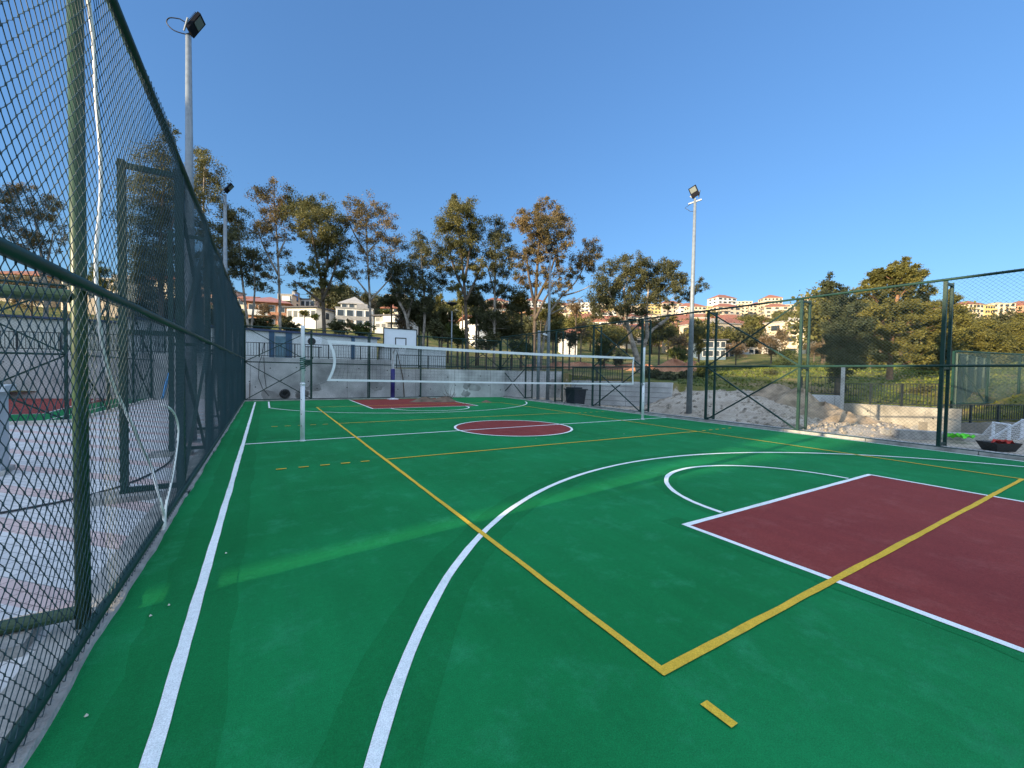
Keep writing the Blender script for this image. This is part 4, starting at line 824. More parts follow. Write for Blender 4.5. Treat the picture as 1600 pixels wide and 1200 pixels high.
tree('gum_tree', 'medium dark gum tree squeezed between two taller gum trees', 'tree', 34,
     [(773, 352, 14, 9), (782, 364, 16, 11), (766, 372, 14, 11), (780, 384, 20, 12), (795, 396, 12, 10), (764, 396, 14, 11), (782, 408, 18, 11), (768, 424, 18, 9), (792, 428, 14, 8), (780, 446, 22, 9), (800, 452, 12, 8), (762, 452, 12, 8), (778, 470, 24, 9), (760, 488, 18, 9), (792, 490, 18, 9), (776, 506, 24, 8)],
     [[(772, 560), (773, 460), (774, 400), (774, 350)], [(773, 470), (796, 440)], [(773, 460), (760, 410)]], L_dark, M_bark, .13, seed=19, group=GUM, dens=.55)
tree('gum_tree', 'tallest autumn coloured gum tree right of centre with a yellowish crown', 'tree', 33,
     [(850, 318, 12, 8), (842, 332, 20, 11), (860, 336, 18, 11), (826, 342, 18, 10), (845, 350, 26, 12), (872, 352, 16, 11), (812, 350, 12, 8), (860, 366, 28, 12), (834, 368, 18, 11), (882, 370, 12, 11), (850, 384, 24, 11), (876, 388, 16, 9), (826, 390, 16, 9), (812, 400, 12, 8), (840, 404, 18, 9), (864, 406, 16, 8), (822, 418, 14, 8), (848, 426, 16, 8), (872, 424, 12, 7), (830, 446, 12, 7), (856, 448, 14, 7), (880, 444, 10, 6), (815, 440, 10, 8)],
     [[(834, 575), (836, 490), (840, 410), (846, 335)], [(836, 480), (826, 430), (822, 385)], [(837, 470), (858, 430), (872, 385)], [(836, 500), (850, 470), (862, 452)]], L_brown, M_barkd, .22, seed=20, group=GUM, dens=.58)
tree('gum_tree', 'leaning gum tree with a small yellow lit crown beside the far right mast', 'tree', 35,
     [(922, 380, 10, 7), (928, 392, 12, 9), (914, 398, 16, 10), (930, 406, 10, 9), (906, 414, 16, 8), (920, 420, 14, 7), (890, 424, 12, 7), (900, 434, 12, 6), (880, 440, 10, 6), (870, 456, 10, 5)],
     [[(846, 560), (856, 498), (876, 465), (900, 440), (915, 410)], [(858, 492), (885, 478), (912, 462)], [(880, 462), (905, 455), (925, 445)]], L_brown, M_bark, .13, seed=21, group=GUM, dens=.5)
tree('gum_tree', 'broad forked gum tree with a rusty tipped crown left of the nearest mast', 'tree', 34,
     [(986, 404, 11, 8), (962, 416, 14, 9), (1000, 414, 16, 9), (1026, 410, 14, 9), (1046, 418, 12, 9), (980, 426, 20, 10), (1012, 428, 24, 11), (1044, 430, 18, 10), (1066, 438, 14, 9), (950, 434, 16, 11), (1092, 446, 12, 6), (1080, 456, 10, 7), (970, 444, 22, 12), (1000, 446, 24, 12), (1030, 448, 22, 11), (935, 452, 14, 13), (1058, 454, 16, 9), (958, 464, 22, 12), (986, 466, 24, 12), (1016, 466, 18, 10), (928, 472, 10, 12), (945, 480, 18, 10), (975, 482, 24, 10), (1004, 484, 14, 8), (1034, 470, 12, 7), (1044, 480, 8, 6), (932, 492, 10, 8), (968, 498, 20, 7), (990, 502, 14, 6), (1070, 466, 10, 6)],
     [[(1000, 600), (994, 555), (986, 528), (978, 495), (975, 450)], [(1000, 575), (1008, 535), (1020, 515), (1040, 500), (1046, 470)], [(1012, 528), (1010, 490), (1015, 440)], [(985, 520), (960, 480), (948, 445)], [(1030, 508), (1046, 495)]], L_dark, M_bark, .30, seed=22, group=GUM, dens=.72)
PINE = 'pines on the grass behind the right wall'
tree('pine_tree', 'dark ivy clad pine left of the broad sunlit pine on the right', 'tree', 21.5,
     [(1296, 440, 7, 9), (1302, 452, 12, 6), (1284, 458, 9, 6), (1308, 462, 14, 7), (1328, 470, 10, 8), (1300, 476, 16, 8), (1318, 484, 14, 9), (1336, 478, 10, 7), (1310, 496, 20, 10), (1332, 502, 18, 11), (1304, 512, 18, 10), (1322, 520, 22, 12), (1342, 522, 12, 12), (1300, 532, 16, 9), (1326, 540, 22, 11), (1308, 552, 18, 9), (1338, 550, 14, 10), (1322, 562, 20, 8), (1290, 548, 10, 5), (1344, 568, 14, 6), (1312, 574, 12, 8), (1314, 588, 9, 9), (1312, 604, 6, 8)],
     [[(1307, 655), (1310, 590), (1314, 540), (1310, 460)], [(1312, 560), (1336, 500)]], L_cyp, M_barkd, .20, size=.20, seed=31, droop=.1, group=PINE, dens=1.5, base_z=-.4, aspect=2.4, jit=.4)
tree('pine_tree', 'broad layered sunlit pine standing on the grass behind the right wall', 'tree', 27,
     [(1416, 410, 5, 7), (1400, 418, 12, 6), (1378, 428, 12, 6), (1352, 452, 12, 7), (1348, 476, 12, 8), (1350, 500, 12, 9), (1462, 508, 10, 8), (1440, 482, 16, 8), (1350, 530, 12, 10), (1378, 440, 14, 7), (1415, 424, 18, 7), (1434, 432, 9, 6), (1396, 434, 20, 8), (1366, 442, 14, 6), (1422, 442, 20, 7), (1446, 450, 8, 6), (1384, 450, 20, 7), (1408, 456, 20, 7), (1436, 462, 14, 6), (1368, 466, 16, 7), (1396, 474, 22, 7), (1424, 478, 18, 7), (1450, 474, 10, 5), (1364, 488, 18, 8), (1394, 494, 22, 8), (1428, 498, 22, 8), (1454, 494, 10, 6), (1370, 510, 18, 8), (1402, 516, 24, 9), (1436, 520, 18, 8), (1456, 516, 8, 7), (1380, 534, 18, 8), (1412, 540, 22, 8), (1444, 544, 14, 7), (1396, 556, 18, 6), (1428, 562, 16, 6), (1372, 556, 10, 5)],
     [[(1388, 640), (1390, 585), (1394, 520), (1408, 430)], [(1392, 540), (1420, 500)], [(1392, 530), (1372, 490)]], L_pine, mat('pine_bark', (.24, .13, .075), .9, .4, 4, .5, 12), .24, size=.26, seed=32, droop=.0, group=PINE, dens=2.3, aspect=2.6, jit=1.2)
tree('pine_tree', 'narrow pine tip rising just right of the near fence post', 'tree', 34,
     [(1487, 462, 6, 8), (1489, 474, 10, 8), (1486, 490, 13, 9), (1490, 508, 15, 10), (1484, 528, 18, 12), (1480, 552, 18, 14), (1470, 575, 14, 10)], [[(1484, 610), (1486, 520), (1488, 465)]], L_pine, M_barkd, .16, size=.28, seed=33, droop=.1, group=PINE, dens=1.6, aspect=2.4)
for k, (bl, tk, lb) in enumerate((
    ([(1520, 520, 18, 9), (1545, 515, 18, 9), (1530, 538, 24, 11), (1505, 545, 14, 10), (1555, 540, 18, 11), (1535, 560, 24, 10), (1510, 568, 16, 8)], [(1530, 615), (1530, 530)], 'spreading brownish pine behind the lower court fence'),
    ([(1576, 512, 12, 7), (1596, 503, 12, 8), (1604, 514, 14, 9), (1578, 525, 20, 11), (1600, 535, 18, 11), (1580, 552, 22, 10), (1612, 550, 16, 12)], [(1588, 620), (1590, 510)], 'spreading brownish pine cut off by the right edge of the picture'))):
    tree('pine_tree', lb, 'tree', 40+3*k, bl, [tk], L_pine, M_barkd, .22, size=.34, seed=40+k, droop=.0, group=PINE, dens=1.6, aspect=2.4)
# trees behind the neighbouring court on the left
tree('gum_tree', 'pale brown gum tree at the far left seen through the near fence', 'tree', 33,
     [(12, 305, 20, 12), (45, 300, 22, 10), (75, 315, 18, 10), (30, 325, 24, 12), (62, 340, 22, 12), (10, 345, 20, 14), (85, 350, 14, 10), (40, 365, 24, 11), (15, 385, 20, 11), (70, 380, 18, 10), (50, 400, 18, 10), (-20, 340, 20, 16), (100, 375, 10, 8)],
     [[(70, 600), (72, 460), (65, 400), (50, 320)], [(70, 440), (30, 370)], [(70, 430), (84, 360)]], L_brown, M_bark, .18, seed=51, dens=.40, group='trees left of the far left fence')
tree('round_tree', 'small round tree just right of the rounded near post', 'tree', 40, [(152, 420, 9, 8), (160, 432, 12, 8), (146, 438, 10, 8), (158, 448, 14, 7), (168, 444, 8, 6)], [[(156, 560), (156, 430)]], L_bush, M_barkd, .12, seed=52, dens=.8, group='trees left of the far left fence')
tree('gum_tree', 'dark bushy tree behind the square buttress post', 'tree', 34, [(240, 470, 26, 16), (270, 480, 22, 18), (225, 490, 18, 14), (300, 485, 20, 20), (255, 500, 26, 12), (330, 500, 18, 16)], [[(262, 600), (262, 480)]], L_dark, M_barkd, .14, seed=53, dens=.8, group='trees left of the far left fence')
tree('gum_tree', 'low brown hedge like tree over the far left cabins', 'tree', 46, [(10, 440, 24, 14), (50, 446, 24, 10), (95, 450, 20, 10), (20, 465, 26, 10), (110, 460, 14, 8)], [[(50, 560), (50, 450)]], L_brown, M_barkd, .14, seed=54, dens=.7, group='trees left of the far left fence')
# lower trees and bushes behind the far wall and on the slopes
BUSH = [  # px, py, rx, ry, depth, leaf, label, group-kind
 (412, 508, 24, 12, 34, L_dark, 'dark bush behind the site cabin roof at the far left'), (455, 512, 14, 8, 38, L_dark, 'dark bush between slender trunk and net post'),
 (530, 512, 18, 12, 31, L_dark, 'dark bush left of the hoop behind the cabin'), (563, 516, 18, 11, 32, L_bush, 'green bush just left of the backboard'),
 (476, 489, 7, 5, 62, L_pine, 'rounded small tree before the white walled house'), (494, 495, 7, 5, 60, L_bush, 'dark clipped round bush near the white walled house'),
 (632, 500, 14, 24, 40, L_dry, 'sunlit dry leafed tree rising behind the backboard'), (668, 505, 16, 16, 36, L_dark, 'dark undergrowth just right of the backboard'),
 (687, 475, 8, 20, 52, L_pine, 'narrow yellowish cypress beside the street lamp'), (723, 466, 9, 14, 56, L_pine, 'yellowish conical tree behind the tall dark gum'),
 (690, 520, 16, 18, 33, L_dark, 'shaded undergrowth left of the street lamp pole'), (715, 525, 18, 18, 34, L_bush, 'leafy undergrowth right of the street lamp pole'), (748, 500, 14, 16, 42, L_bush, 'green tree behind the tall dark gum trunk'),
 (760, 535, 20, 14, 33, L_dark, 'shaded bush under the medium dark gum'), (800, 515, 18, 20, 36, L_dark, 'dark leafy tree left of the tallest autumn gum'), (815, 545, 18, 12, 34, L_bush, 'bush at the foot of the tallest autumn gum'),
 (868, 520, 16, 18, 44, L_pine, 'yellow green tree right of the far mast pole'), (890, 530, 12, 12, 37, L_dark, 'small dark bush on the slope right of the far mast'), (845, 490, 14, 10, 60, L_pine, 'olive tree on the slope behind the tallest gum'),
 (908, 512, 9, 12, 55, L_dry, 'dry brown shrub left of the round green pine'), (944, 545, 17, 19, 44, L_bush, 'round bright green bush left of the forked gum'), (970, 560, 10, 10, 42, L_dark, 'dark low bush behind the forked gum trunk'),
 (1030, 520, 24, 18, 50, L_pine, 'large olive tree right of the forked gum trunk'), (1060, 540, 14, 20, 46, L_dry, 'dry leafed shrub left of the nearest mast pole'), (1058, 552, 17, 13, 42, L_bush, 'bright green bush before the red soil heaps'), (1092, 530, 12, 24, 48, L_pine, 'tall olive tree just right of the nearest mast pole'), (1045, 500, 14, 8, 60, L_pine, 'olive tree high up by the red roofed house'),
 (1020, 583, 16, 9, 27, L_dark, 'dark hedge bush behind the board marked wall'), (1045, 592, 16, 10, 26, L_dark, 'dark hedge bush at the end of the board marked wall'), (1072, 588, 14, 11, 27, L_dark, 'dark bush left of the mast foot'), (1098, 578, 13, 12, 28, L_bush, 'bush right of the nearest mast'),
 (1172, 580, 7, 7, 40, L_bush, 'small round bush on the sunlit meadow'), (1203, 588, 11, 11, 30, L_dark, 'dark little tree at the shade edge of the meadow'), (1150, 546, 18, 12, 62, L_dry, 'greyish leafless shrub above the meadow'), (1205, 540, 18, 18, 64, L_dry, 'dry brown tree in the middle of the right meadow'), (1222, 525, 14, 14, 80, L_dry, 'rusty brown tree behind the right meadow'),
 (1232, 568, 26, 18, 46, L_bush, 'wide yellow green bush left of the sunlit fence post'), (1262, 578, 22, 14, 42, L_bush, 'yellow green bush right of the sunlit fence post'), (1272, 545, 14, 14, 60, L_dry, 'dry bush left of the dark pine'),
 (1190, 517, 22, 9, 200, L_pine, 'olive wood on the hill below the white blocks'), (1228, 517, 22, 10, 200, L_pine, 'olive wood left of the sunlit fence post'), (1266, 517, 20, 10, 200, L_pine, 'olive wood right of the sunlit fence post'),
 (1432, 612, 20, 9, 22, L_dark, 'dark bush behind the railing of the sunlit wall'), (1345, 600, 16, 10, 30, L_dark, 'dark bush between the two pines'),
 (1360, 560, 14, 12, 36, L_pine, 'olive bush between the dark and the sunlit pine'), (1450, 580, 14, 10, 34, L_pine, 'olive bush right of the sunlit pine trunk'), (1570, 585, 26, 10, 46, L_bush, 'green bush behind the lower court fence'), (1520, 590, 22, 9, 44, L_pine, 'olive bush behind the lower court fence post'),
 (560, 474, 14, 9, 105, L_dark, 'dark tree above the flat white villa'), (540, 465, 10, 9, 110, L_dark, 'dark cypress like tree over the flat white villa'), (573, 463, 8, 9, 112, L_dark, 'dark pointed tree beside the pale gum trunk'), (608, 478, 14, 8, 100, L_pine, 'olive tree below the hilltop block'), (605, 487, 10, 5, 80, L_bush, 'green tree over the grey villa'),
 (412, 485, 12, 10, 58, L_dry, 'brown leafed shrub before the orange brick house'), (447, 500, 9, 9, 50, L_dark, 'dark shrub at the right corner of the orange brick house'), (376, 500, 12, 14, 48, L_bush, 'green shrub by the far end of the left fence'),
 (1350, 540, 22, 20, 44, L_pine, 'olive pine behind the dark ivy clad pine'), (1330, 575, 18, 12, 38, L_bush, 'green bush low behind the dark pine'), (1470, 520, 20, 20, 46, L_pine, 'olive pine left of the near double post'), (1455, 555, 20, 16, 42, L_bush, 'green bush between broad pine and double post'),
 (1510, 532, 22, 14, 62, L_pine, 'olive pine high behind the lower court'), (1555, 538, 26, 14, 58, L_dry, 'brownish pine high behind the lower court'), (1600, 560, 24, 22, 50, L_pine, 'olive pine at the right edge behind the goals'), (1545, 565, 28, 16, 52, L_pine, 'olive bushy pine in the middle behind the lower court'), (1500, 560, 20, 16, 50, L_bush, 'green bush behind the lower court corner post'),
 (1300, 580, 18, 14, 40, L_bush, 'yellow green bush left of the dark pine trunk'), (1405, 590, 14, 9, 36, L_dry, 'dry brush right of the sunlit pine trunk'), (1375, 575, 14, 12, 40, L_pine, 'olive shrub left of the sunlit pine trunk'), (1330, 505, 18, 14, 75, L_pine, 'olive tree on the ridge behind the dark pine'), (1450, 505, 20, 12, 75, L_pine, 'olive tree on the ridge right of the broad pine'), (1588, 514, 20, 8, 80, L_dry, 'brown tree below the salmon block'), (1530, 520, 22, 7, 85, L_pine, 'olive trees below the yellow block'), (1495, 520, 18, 7, 85, L_dry, 'brown trees below the ochre block'),
 (612, 468, 20, 14, 40, L_dark, 'dark leafy tree mass left of the leaning gum'), (655, 488, 26, 22, 38, L_dark, 'dark undergrowth behind the leaning pale trunk'), (745, 470, 18, 20, 40, L_dark, 'dark thicket between the tall dark gum and its neighbour'), (772, 508, 26, 22, 37, L_dark, 'broad dark thicket under the medium dark gum'), (815, 478, 18, 22, 39, L_olive, 'olive thicket left of the tallest autumn gum'), (700, 505, 16, 24, 42, L_olive, 'olive thicket behind the street lamp'), (865, 485, 16, 20, 56, L_olive, 'olive tree between the two far masts'), (900, 480, 16, 14, 70, L_dry, 'dry brown tree on the slope left of the forked gum')]
for k, (px, py, rx, ry, d, lf, lb) in enumerate(BUSH):
    rg = random.Random(k*3+1); tall = ry > 1.25*rx; n = 9
    bl = [(px+rg.uniform(-.62, .62)*rx, py+rg.uniform(-.6, .6)*ry, rx*rg.uniform(.32, .55), ry*rg.uniform(.28, .5)) for _ in range(n)]
    q = at(px, py+ry, d); zb_ = min(gz(q)-.2, q[2])
    tree('bush' if not tall else 'small_tree', lb, 'bush' if not tall else 'tree', d, bl, [[(px, py+ry), (px+rg.uniform(-2, 2), py+ry*.2), (px, py-ry*.5)]], lf, M_barkd, .05+ry*d/F*.05, size=.16+.0036*d, seed=100+k, droop=.15, dens=.85 if lf is not L_dry else .40, jit=.3*rx*d/F, base_z=zb_, aspect=2.2, twig=.25, clump=.36)
# ------------------------------------------------------------------ houses on the hillside
HC = {'brick': (.42, .20, .115), 'cream': (.62, .52, .38), 'white': (.68, .66, .62), 'grey': (.42, .43, .44), 'ochre': (.58, .40, .20), 'yellow': (.62, .48, .20), 'pink': (.55, .33, .26), 'beige': (.54, .45, .34), 'blue': (.14, .20, .26), 'salmon': (.60, .32, .20)}
def hm(c): return mat('plaster_'+c, HC[c], .9, .12, .6)
M_tile = mat('roof_tile', (.25, .085, .052), .85, .28, 2.5, col2=(.31, .125, .078)); M_droof = mat('dark_roof', (.07, .07, .08), .8, .25, 2); M_groof = mat('grey_roof', (.30, .29, .28), .85, .2, 2)
M_pane = mat('window_pane', (.035, .045, .055), .12, .2, .7)
ROOFM = {'hip': M_tile, 'gable': M_tile, 'flat': M_groof, 'dark': M_droof, 'pink': mat('pink_roof', (.30, .14, .13), .85, .2, 2)}
class Hs:
    def __init__(s, c, wd, dp, h, yaw):
        s.c = np.array(c, float); a = math.atan2(_r[1], _r[0])+yaw; s.e = np.array([math.cos(a), math.sin(a), 0]); s.n = np.array([-s.e[1], s.e[0], 0]); s.wd, s.dp, s.h, s.a = wd, dp, h, a
    def p(s, u, v, z): return s.c+s.e*u+s.n*v+np.array([0, 0, z])      # u along facade, v away from the viewer
    def box(s, b, u, v, z, su, sv, sz): b.box(s.p(u, v, z), (su, sv, sz), s.a)
def roof(H_, b, kind, z, ov=.5, rise=None):
    w, d = H_.wd/2+ov, H_.dp/2+ov; rise = rise or min(w, d)*.52
    if kind in ('hip', 'pink', 'greyhip'):
        k = max(0, w-d) if w > d else 0; j = max(0, d-w) if d > w else 0
        vs = [H_.p(u, v+H_.dp/2, z) for u, v in ((-w, -d), (w, -d), (w, d), (-w, d))]+[H_.p(-k, H_.dp/2-j, z+rise), H_.p(k, H_.dp/2+j, z+rise)]+[H_.p(u, v+H_.dp/2, z-.18) for u, v in ((-w, -d), (w, -d), (w, d), (-w, d))]
        b.add(vs, ([(0, 1, 5, 4), (1, 2, 5), (2, 3, 4, 5), (3, 0, 4)] if k >= j else [(0, 1, 4), (1, 2, 5, 4), (2, 3, 5), (3, 0, 4, 5)])+[(6, 9, 8, 7), (0, 6, 7, 1), (1, 7, 8, 2), (2, 8, 9, 3), (3, 9, 6, 0)])
    elif kind == 'gable':
        vs = [H_.p(u, v+H_.dp/2, zz) for v in (-d, 0, d) for u, zz in ((-w, z+(rise if v == 0 else 0)), (w, z+(rise if v == 0 else 0)))]
        vs += [v_-np.array([0, 0, .2]) for v_ in vs]; b.add(vs, [(0, 1, 3, 2), (2, 3, 5, 4), (8, 9, 7, 6), (10, 11, 9, 8), (0, 2, 8, 6), (2, 4, 10, 8), (1, 7, 9, 3), (3, 9, 11, 5), (0, 6, 7, 1), (4, 5, 11, 10)])
    else:
        H_.box(b, 0, H_.dp/2, z+.12, H_.wd+ov, H_.dp+ov, .24)
        if kind == 'flat': H_.box(b, H_.wd*.18, H_.dp*.55, z+.9, min(3, H_.wd*.3), min(3, H_.dp*.4), 1.3)
def house(label, px0, px1, pyt, pyb, d, col, rk='hip', rows=2, cols=3, dp=8., yaw=0., cat='house', group=None, balcony=(), name='house', ov=.5, door=None, win=(1.1, 1.25), rise=None, chim=False, band=None):
    px = (px0+px1)/2; c = at(px, pyb, d); wd = (px1-px0)*d/F/max(.6, math.cos(yaw)); h = (pyb-pyt)*d/F; c[2] = max(c[2], float(hill(c[0], c[1]))-.4) if px > 1000 else c[2]; H_ = Hs(c, wd, dp, h, yaw)
    t = thing(name, label, cat, c, group); b = MB(); H_.box(b, 0, dp/2, h/2-2.5, wd, dp, h+5); wl = part('wall', b, hm(col), t)
    b = MB(); roof(H_, b, rk, h+.004, ov, rise); rf = part('roof', b, ROOFM.get(rk, M_groof), t)
    if chim: b = MB(); H_.box(b, wd*.25, dp*.4, h+1.2, .7, .7, 2.4); part('chimney', b, hm('cream'), rf)
    fh = h/rows
    for r_ in range(rows):
        for k in range(cols):
            u = (k+.5)/cols*wd-wd/2; z = fh*(r_+.55)
            if r_ == 0 and door is not None and k == door:
                b = MB(); H_.box(b, u, -.02, 1.05, 1.05, .08, 2.1); part('door', b, M_barkd, t); continue
            b = MB(); H_.box(b, u, -.02, z, min(win[0], wd/cols*.7)+.16, .10, min(win[1], fh*.6)+.16); fr = part('window', b, hm('white'), t)
            b = MB(); H_.box(b, u, -.05, z, min(win[0], wd/cols*.7), .08, min(win[1], fh*.6)); part('pane', b, M_pane, fr)
        for sgn in (-1, 1):
            z = fh*(r_+.55); b = MB(); H_.box(b, sgn*(wd/2+.01), dp*.4, z, .08, 1.1, min(win[1], fh*.6)); part('window', b, M_pane, t)
    for r_, u0, u1 in balcony:
        b = MB(); z = fh*r_; H_.box(b, (u0+u1)/2*wd-wd/2, -.65, z, (u1-u0)*wd, 1.3, .18); H_.box(b, (u0+u1)/2*wd-wd/2, -1.27, z+.55, (u1-u0)*wd, .08, .9); part('balcony', b, hm('white'), t)
    if band: b = MB(); H_.box(b, 0, -.03, h*band, wd+.1, .12, h*.20); part('facade_band', b, M_groof, t)
    return t, H_
house('orange brick house with a pinkish red roof at the far left', 392, 442, 472, 515, 85, 'brick', 'pink', 2, 4, 9, .35, balcony=((1, 0, .55),), ov=1.0, rise=1.6, chim=True)
house('white walled low house with a wide dark roof right of the brick house', 446, 496, 481, 502, 80, 'white', 'dark', 1, 5, 9, -.15, ov=1.2)
house('small cream house with a pointed grey roof at the left edge of the hill', 372, 392, 466, 494, 105, 'cream', 'gable', 2, 2, 8, .2)
house('cream house with balconies above the dark roofed low house', 440, 456, 461, 480, 105, 'cream', 'flat', 2, 2, 8, .1, balcony=((1, 0, 1),))
house('grey block with a flat dark roof behind the dark roofed low house', 462, 492, 468, 482, 110, 'grey', 'dark', 1, 4, 8, 0)
b = MB(); q = at(460, 466, 108); b.box((q[0], q[1], q[2]+.2), (1.5, 1.2, 1.4)); wt = solo('water_tank', b, mat('tank_blue', (.03, .20, .60), .5), 'bright blue water tank on the hill above the white walled house', 'water tank')
house('flat roofed white villa with a broad grey band, left of the pale gum trunk', 528, 580, 483, 513, 80, 'white', 'flat', 2, 4, 9, .30, band=.52, ov=.3, door=1)
house('villa with a dull grey roof tucked behind the flat white villa', 533, 566, 474, 486, 98, 'grey', 'greyhip', 1, 3, 7, .1, rise=2.0)
house('grey terraced villa with a dark overhanging roof near the backboard', 584, 624, 494, 514, 76, 'grey', 'dark', 2, 4, 8, -.25, balcony=((1, .5, 1),), ov=1.3)
house('small red roofed house above the grey terraced villa', 598, 622, 481, 490, 92, 'cream', 'hip', 1, 3, 7, -.1)
house('long cream block on the hilltop left of the leaning gum', 603, 634, 461, 478, 170, 'cream', 'flat', 2, 6, 12, .1, name='apartment_block', cat='apartments')
house('small pinkish house seen between the green gum and the pale gum', 511, 527, 464, 482, 105, 'pink', 'gable', 2, 2, 7, .3)
house('white house gable shining between the tall dark gum and its neighbour', 742, 762, 497, 520, 80, 'white', 'gable', 2, 2, 8, .5)
house('white house with a porch on the slope left of the forked gum', 884, 902, 519, 538, 82, 'white', 'hip', 1, 3, 7, .1, door=1)
house('bluish glazed house with a tall flat roof behind the right fence double post', 1098, 1132, 532, 560, 75, 'blue', 'dark', 2, 4, 9, -.2, ov=.8)
house('orange rendered house with a grey roof at the foot of the town', 1118, 1150, 538, 560, 82, 'salmon', 'dark', 2, 3, 8, .3)
house('large hall with a wide red roof behind the nearest mast', 1056, 1122, 516, 534, 120, 'cream', 'hip', 1, 7, 10, .05, rise=3.6, name='hall', cat='hall')
house('cream house with a long red roof in the middle of the town', 1150, 1186, 530, 546, 115, 'cream', 'gable', 1, 5, 9, -.1, rise=2.2)
house('cream villa with a red hipped roof left of the sunlit double post', 1212, 1250, 538, 560, 100, 'cream', 'hip', 2, 4, 9, .2)
house('cream villa with a red hipped roof right of the sunlit double post', 1256, 1290, 542, 562, 100, 'yellow', 'hip', 2, 4, 9, -.15)
house('white stone walled house above the villas by the dark pine', 1210, 1262, 531, 541, 118, 'cream', 'flat', 1, 6, 8, .1)
house('grey cube house below the long red roof', 1166, 1180, 545, 562, 92, 'grey', 'flat', 2, 1, 7, .2)
house('cream house with a low roof at the far left behind the near fence', -20, 62, 428, 470, 70, 'cream', 'hip', 2, 5, 9, .2, rise=1.5)
house('beige house with a flat roof between the near post and the buttress post', 100, 190, 436, 470, 72, 'beige', 'flat', 2, 5, 9, .1)
house('cream terrace of houses behind the dark bushy tree at the left', 200, 290, 436, 462, 110, 'cream', 'hip', 2, 8, 9, .1, rise=1.8)
house('pinkish house low behind the left fence mast', 296, 350, 450, 476, 110, 'pink', 'flat', 2, 4, 9, .0)
# the dense town: every block one small mesh (wall, dark openings, roof)
def block(name, label, cat, px, pyb, d, wd, h, dp, yaw, col, rk, group, rows, cols):
    c = at(px, pyb, d); H_ = Hs(c, wd, dp, h, yaw); b = MB(); b.m = 0; H_.box(b, 0, dp/2, h/2-4, wd, dp, h+8); b.m = 2; roof(H_, b, rk, h+.01, .4); b.m = 1; fh = h/rows
    for r_ in range(rows):
        for k in range(cols):
            u = (k+.5)/cols*wd-wd/2; ww = wd/cols*(.62 if (k+r_) % 3 == 0 else .42)
            H_.box(b, u, 0, fh*(r_+.55), ww, .5, fh*.45)
        for v in (.3, .7):
            for sgn in (-1, 1): H_.box(b, sgn*wd/2, dp*v, fh*(r_+.55), .5, dp*.2, fh*.42)
    b.m = 0
    if rows > 3:
        for r_ in range(1, rows): H_.box(b, wd*.22*(1 if (int(px) % 2) else -1), -.7, fh*r_+.1, wd*.34, 1.5, .9)
    return solo(name, b, [hm(col), M_pane, ROOFM.get(rk, M_groof)], label, cat, group)
rg = random.Random(21); rk_n = {'hip': 'red hipped roof', 'gable': 'red gabled roof', 'flat': 'flat roof', 'dark': 'dark flat roof'}
WOODS = [(1185, 522, 38, 20), (1225, 512, 30, 16), (1265, 512, 30, 16)]
def yrow(px, d):     # photo row of the hillside at that column and depth
    q = at(px, 560, d); z = float(hill(q[0], q[1])); v = np.array([q[0], q[1], z])-CAM; return 600-F*np.dot(v, U_)/np.dot(v, _f)
def zone(px): return 'left' if px < 800 else ('between the gum trunks' if px < 930 else ('behind the forked gum' if px < 1075 else 'right'))
for d, sp, lo, hi in ((96, 40, 1128, 1300), (112, 36, 1110, 1300), (130, 30, 1080, 1300), (150, 25, 850, 1300), (175, 19, 700, 1300), (205, 16, 640, 1300), (240, 13, 640, 1300), (280, 11, 650, 1300), (325, 9.0, 660, 1300)):
    px = lo+rg.uniform(0, 9)
    while px < hi:
        dd = d*rg.uniform(.93, 1.07); y = yrow(px, dd)+1.5; wd = rg.uniform(7, 11)*(1+d/900); h = rg.choice((4.5, 5.5, 6.5, 8)) ; col = rg.choice(('cream', 'cream', 'white', 'beige', 'pink', 'yellow', 'white', 'salmon', 'grey')); rk = rg.choice(('hip', 'gable', 'flat', 'flat', 'flat', 'flat'))
        if not any(abs(px-wx) < wrx and abs(y-wy) < wry for wx, wy, wrx, wry in WOODS):
            block('house', '%s house with %s, %s' % ('pale grey' if col == 'grey' else col, rk_n[rk], {'left': 'on the left part of the town hillside', 'between the gum trunks': 'on the hillside between the gum trunks', 'behind the forked gum': 'on the hillside behind the forked gum', 'right': 'on the hillside beyond the right fence'}[zone(px)]), 'house', px, y, dd, wd, h, 9, rg.uniform(-.5, .5), col, rk, 'distant houses of the hillside town', 2 if h < 8 else 3, rg.choice((2, 3, 4)))
        px += sp*rg.uniform(.8, 1.6)
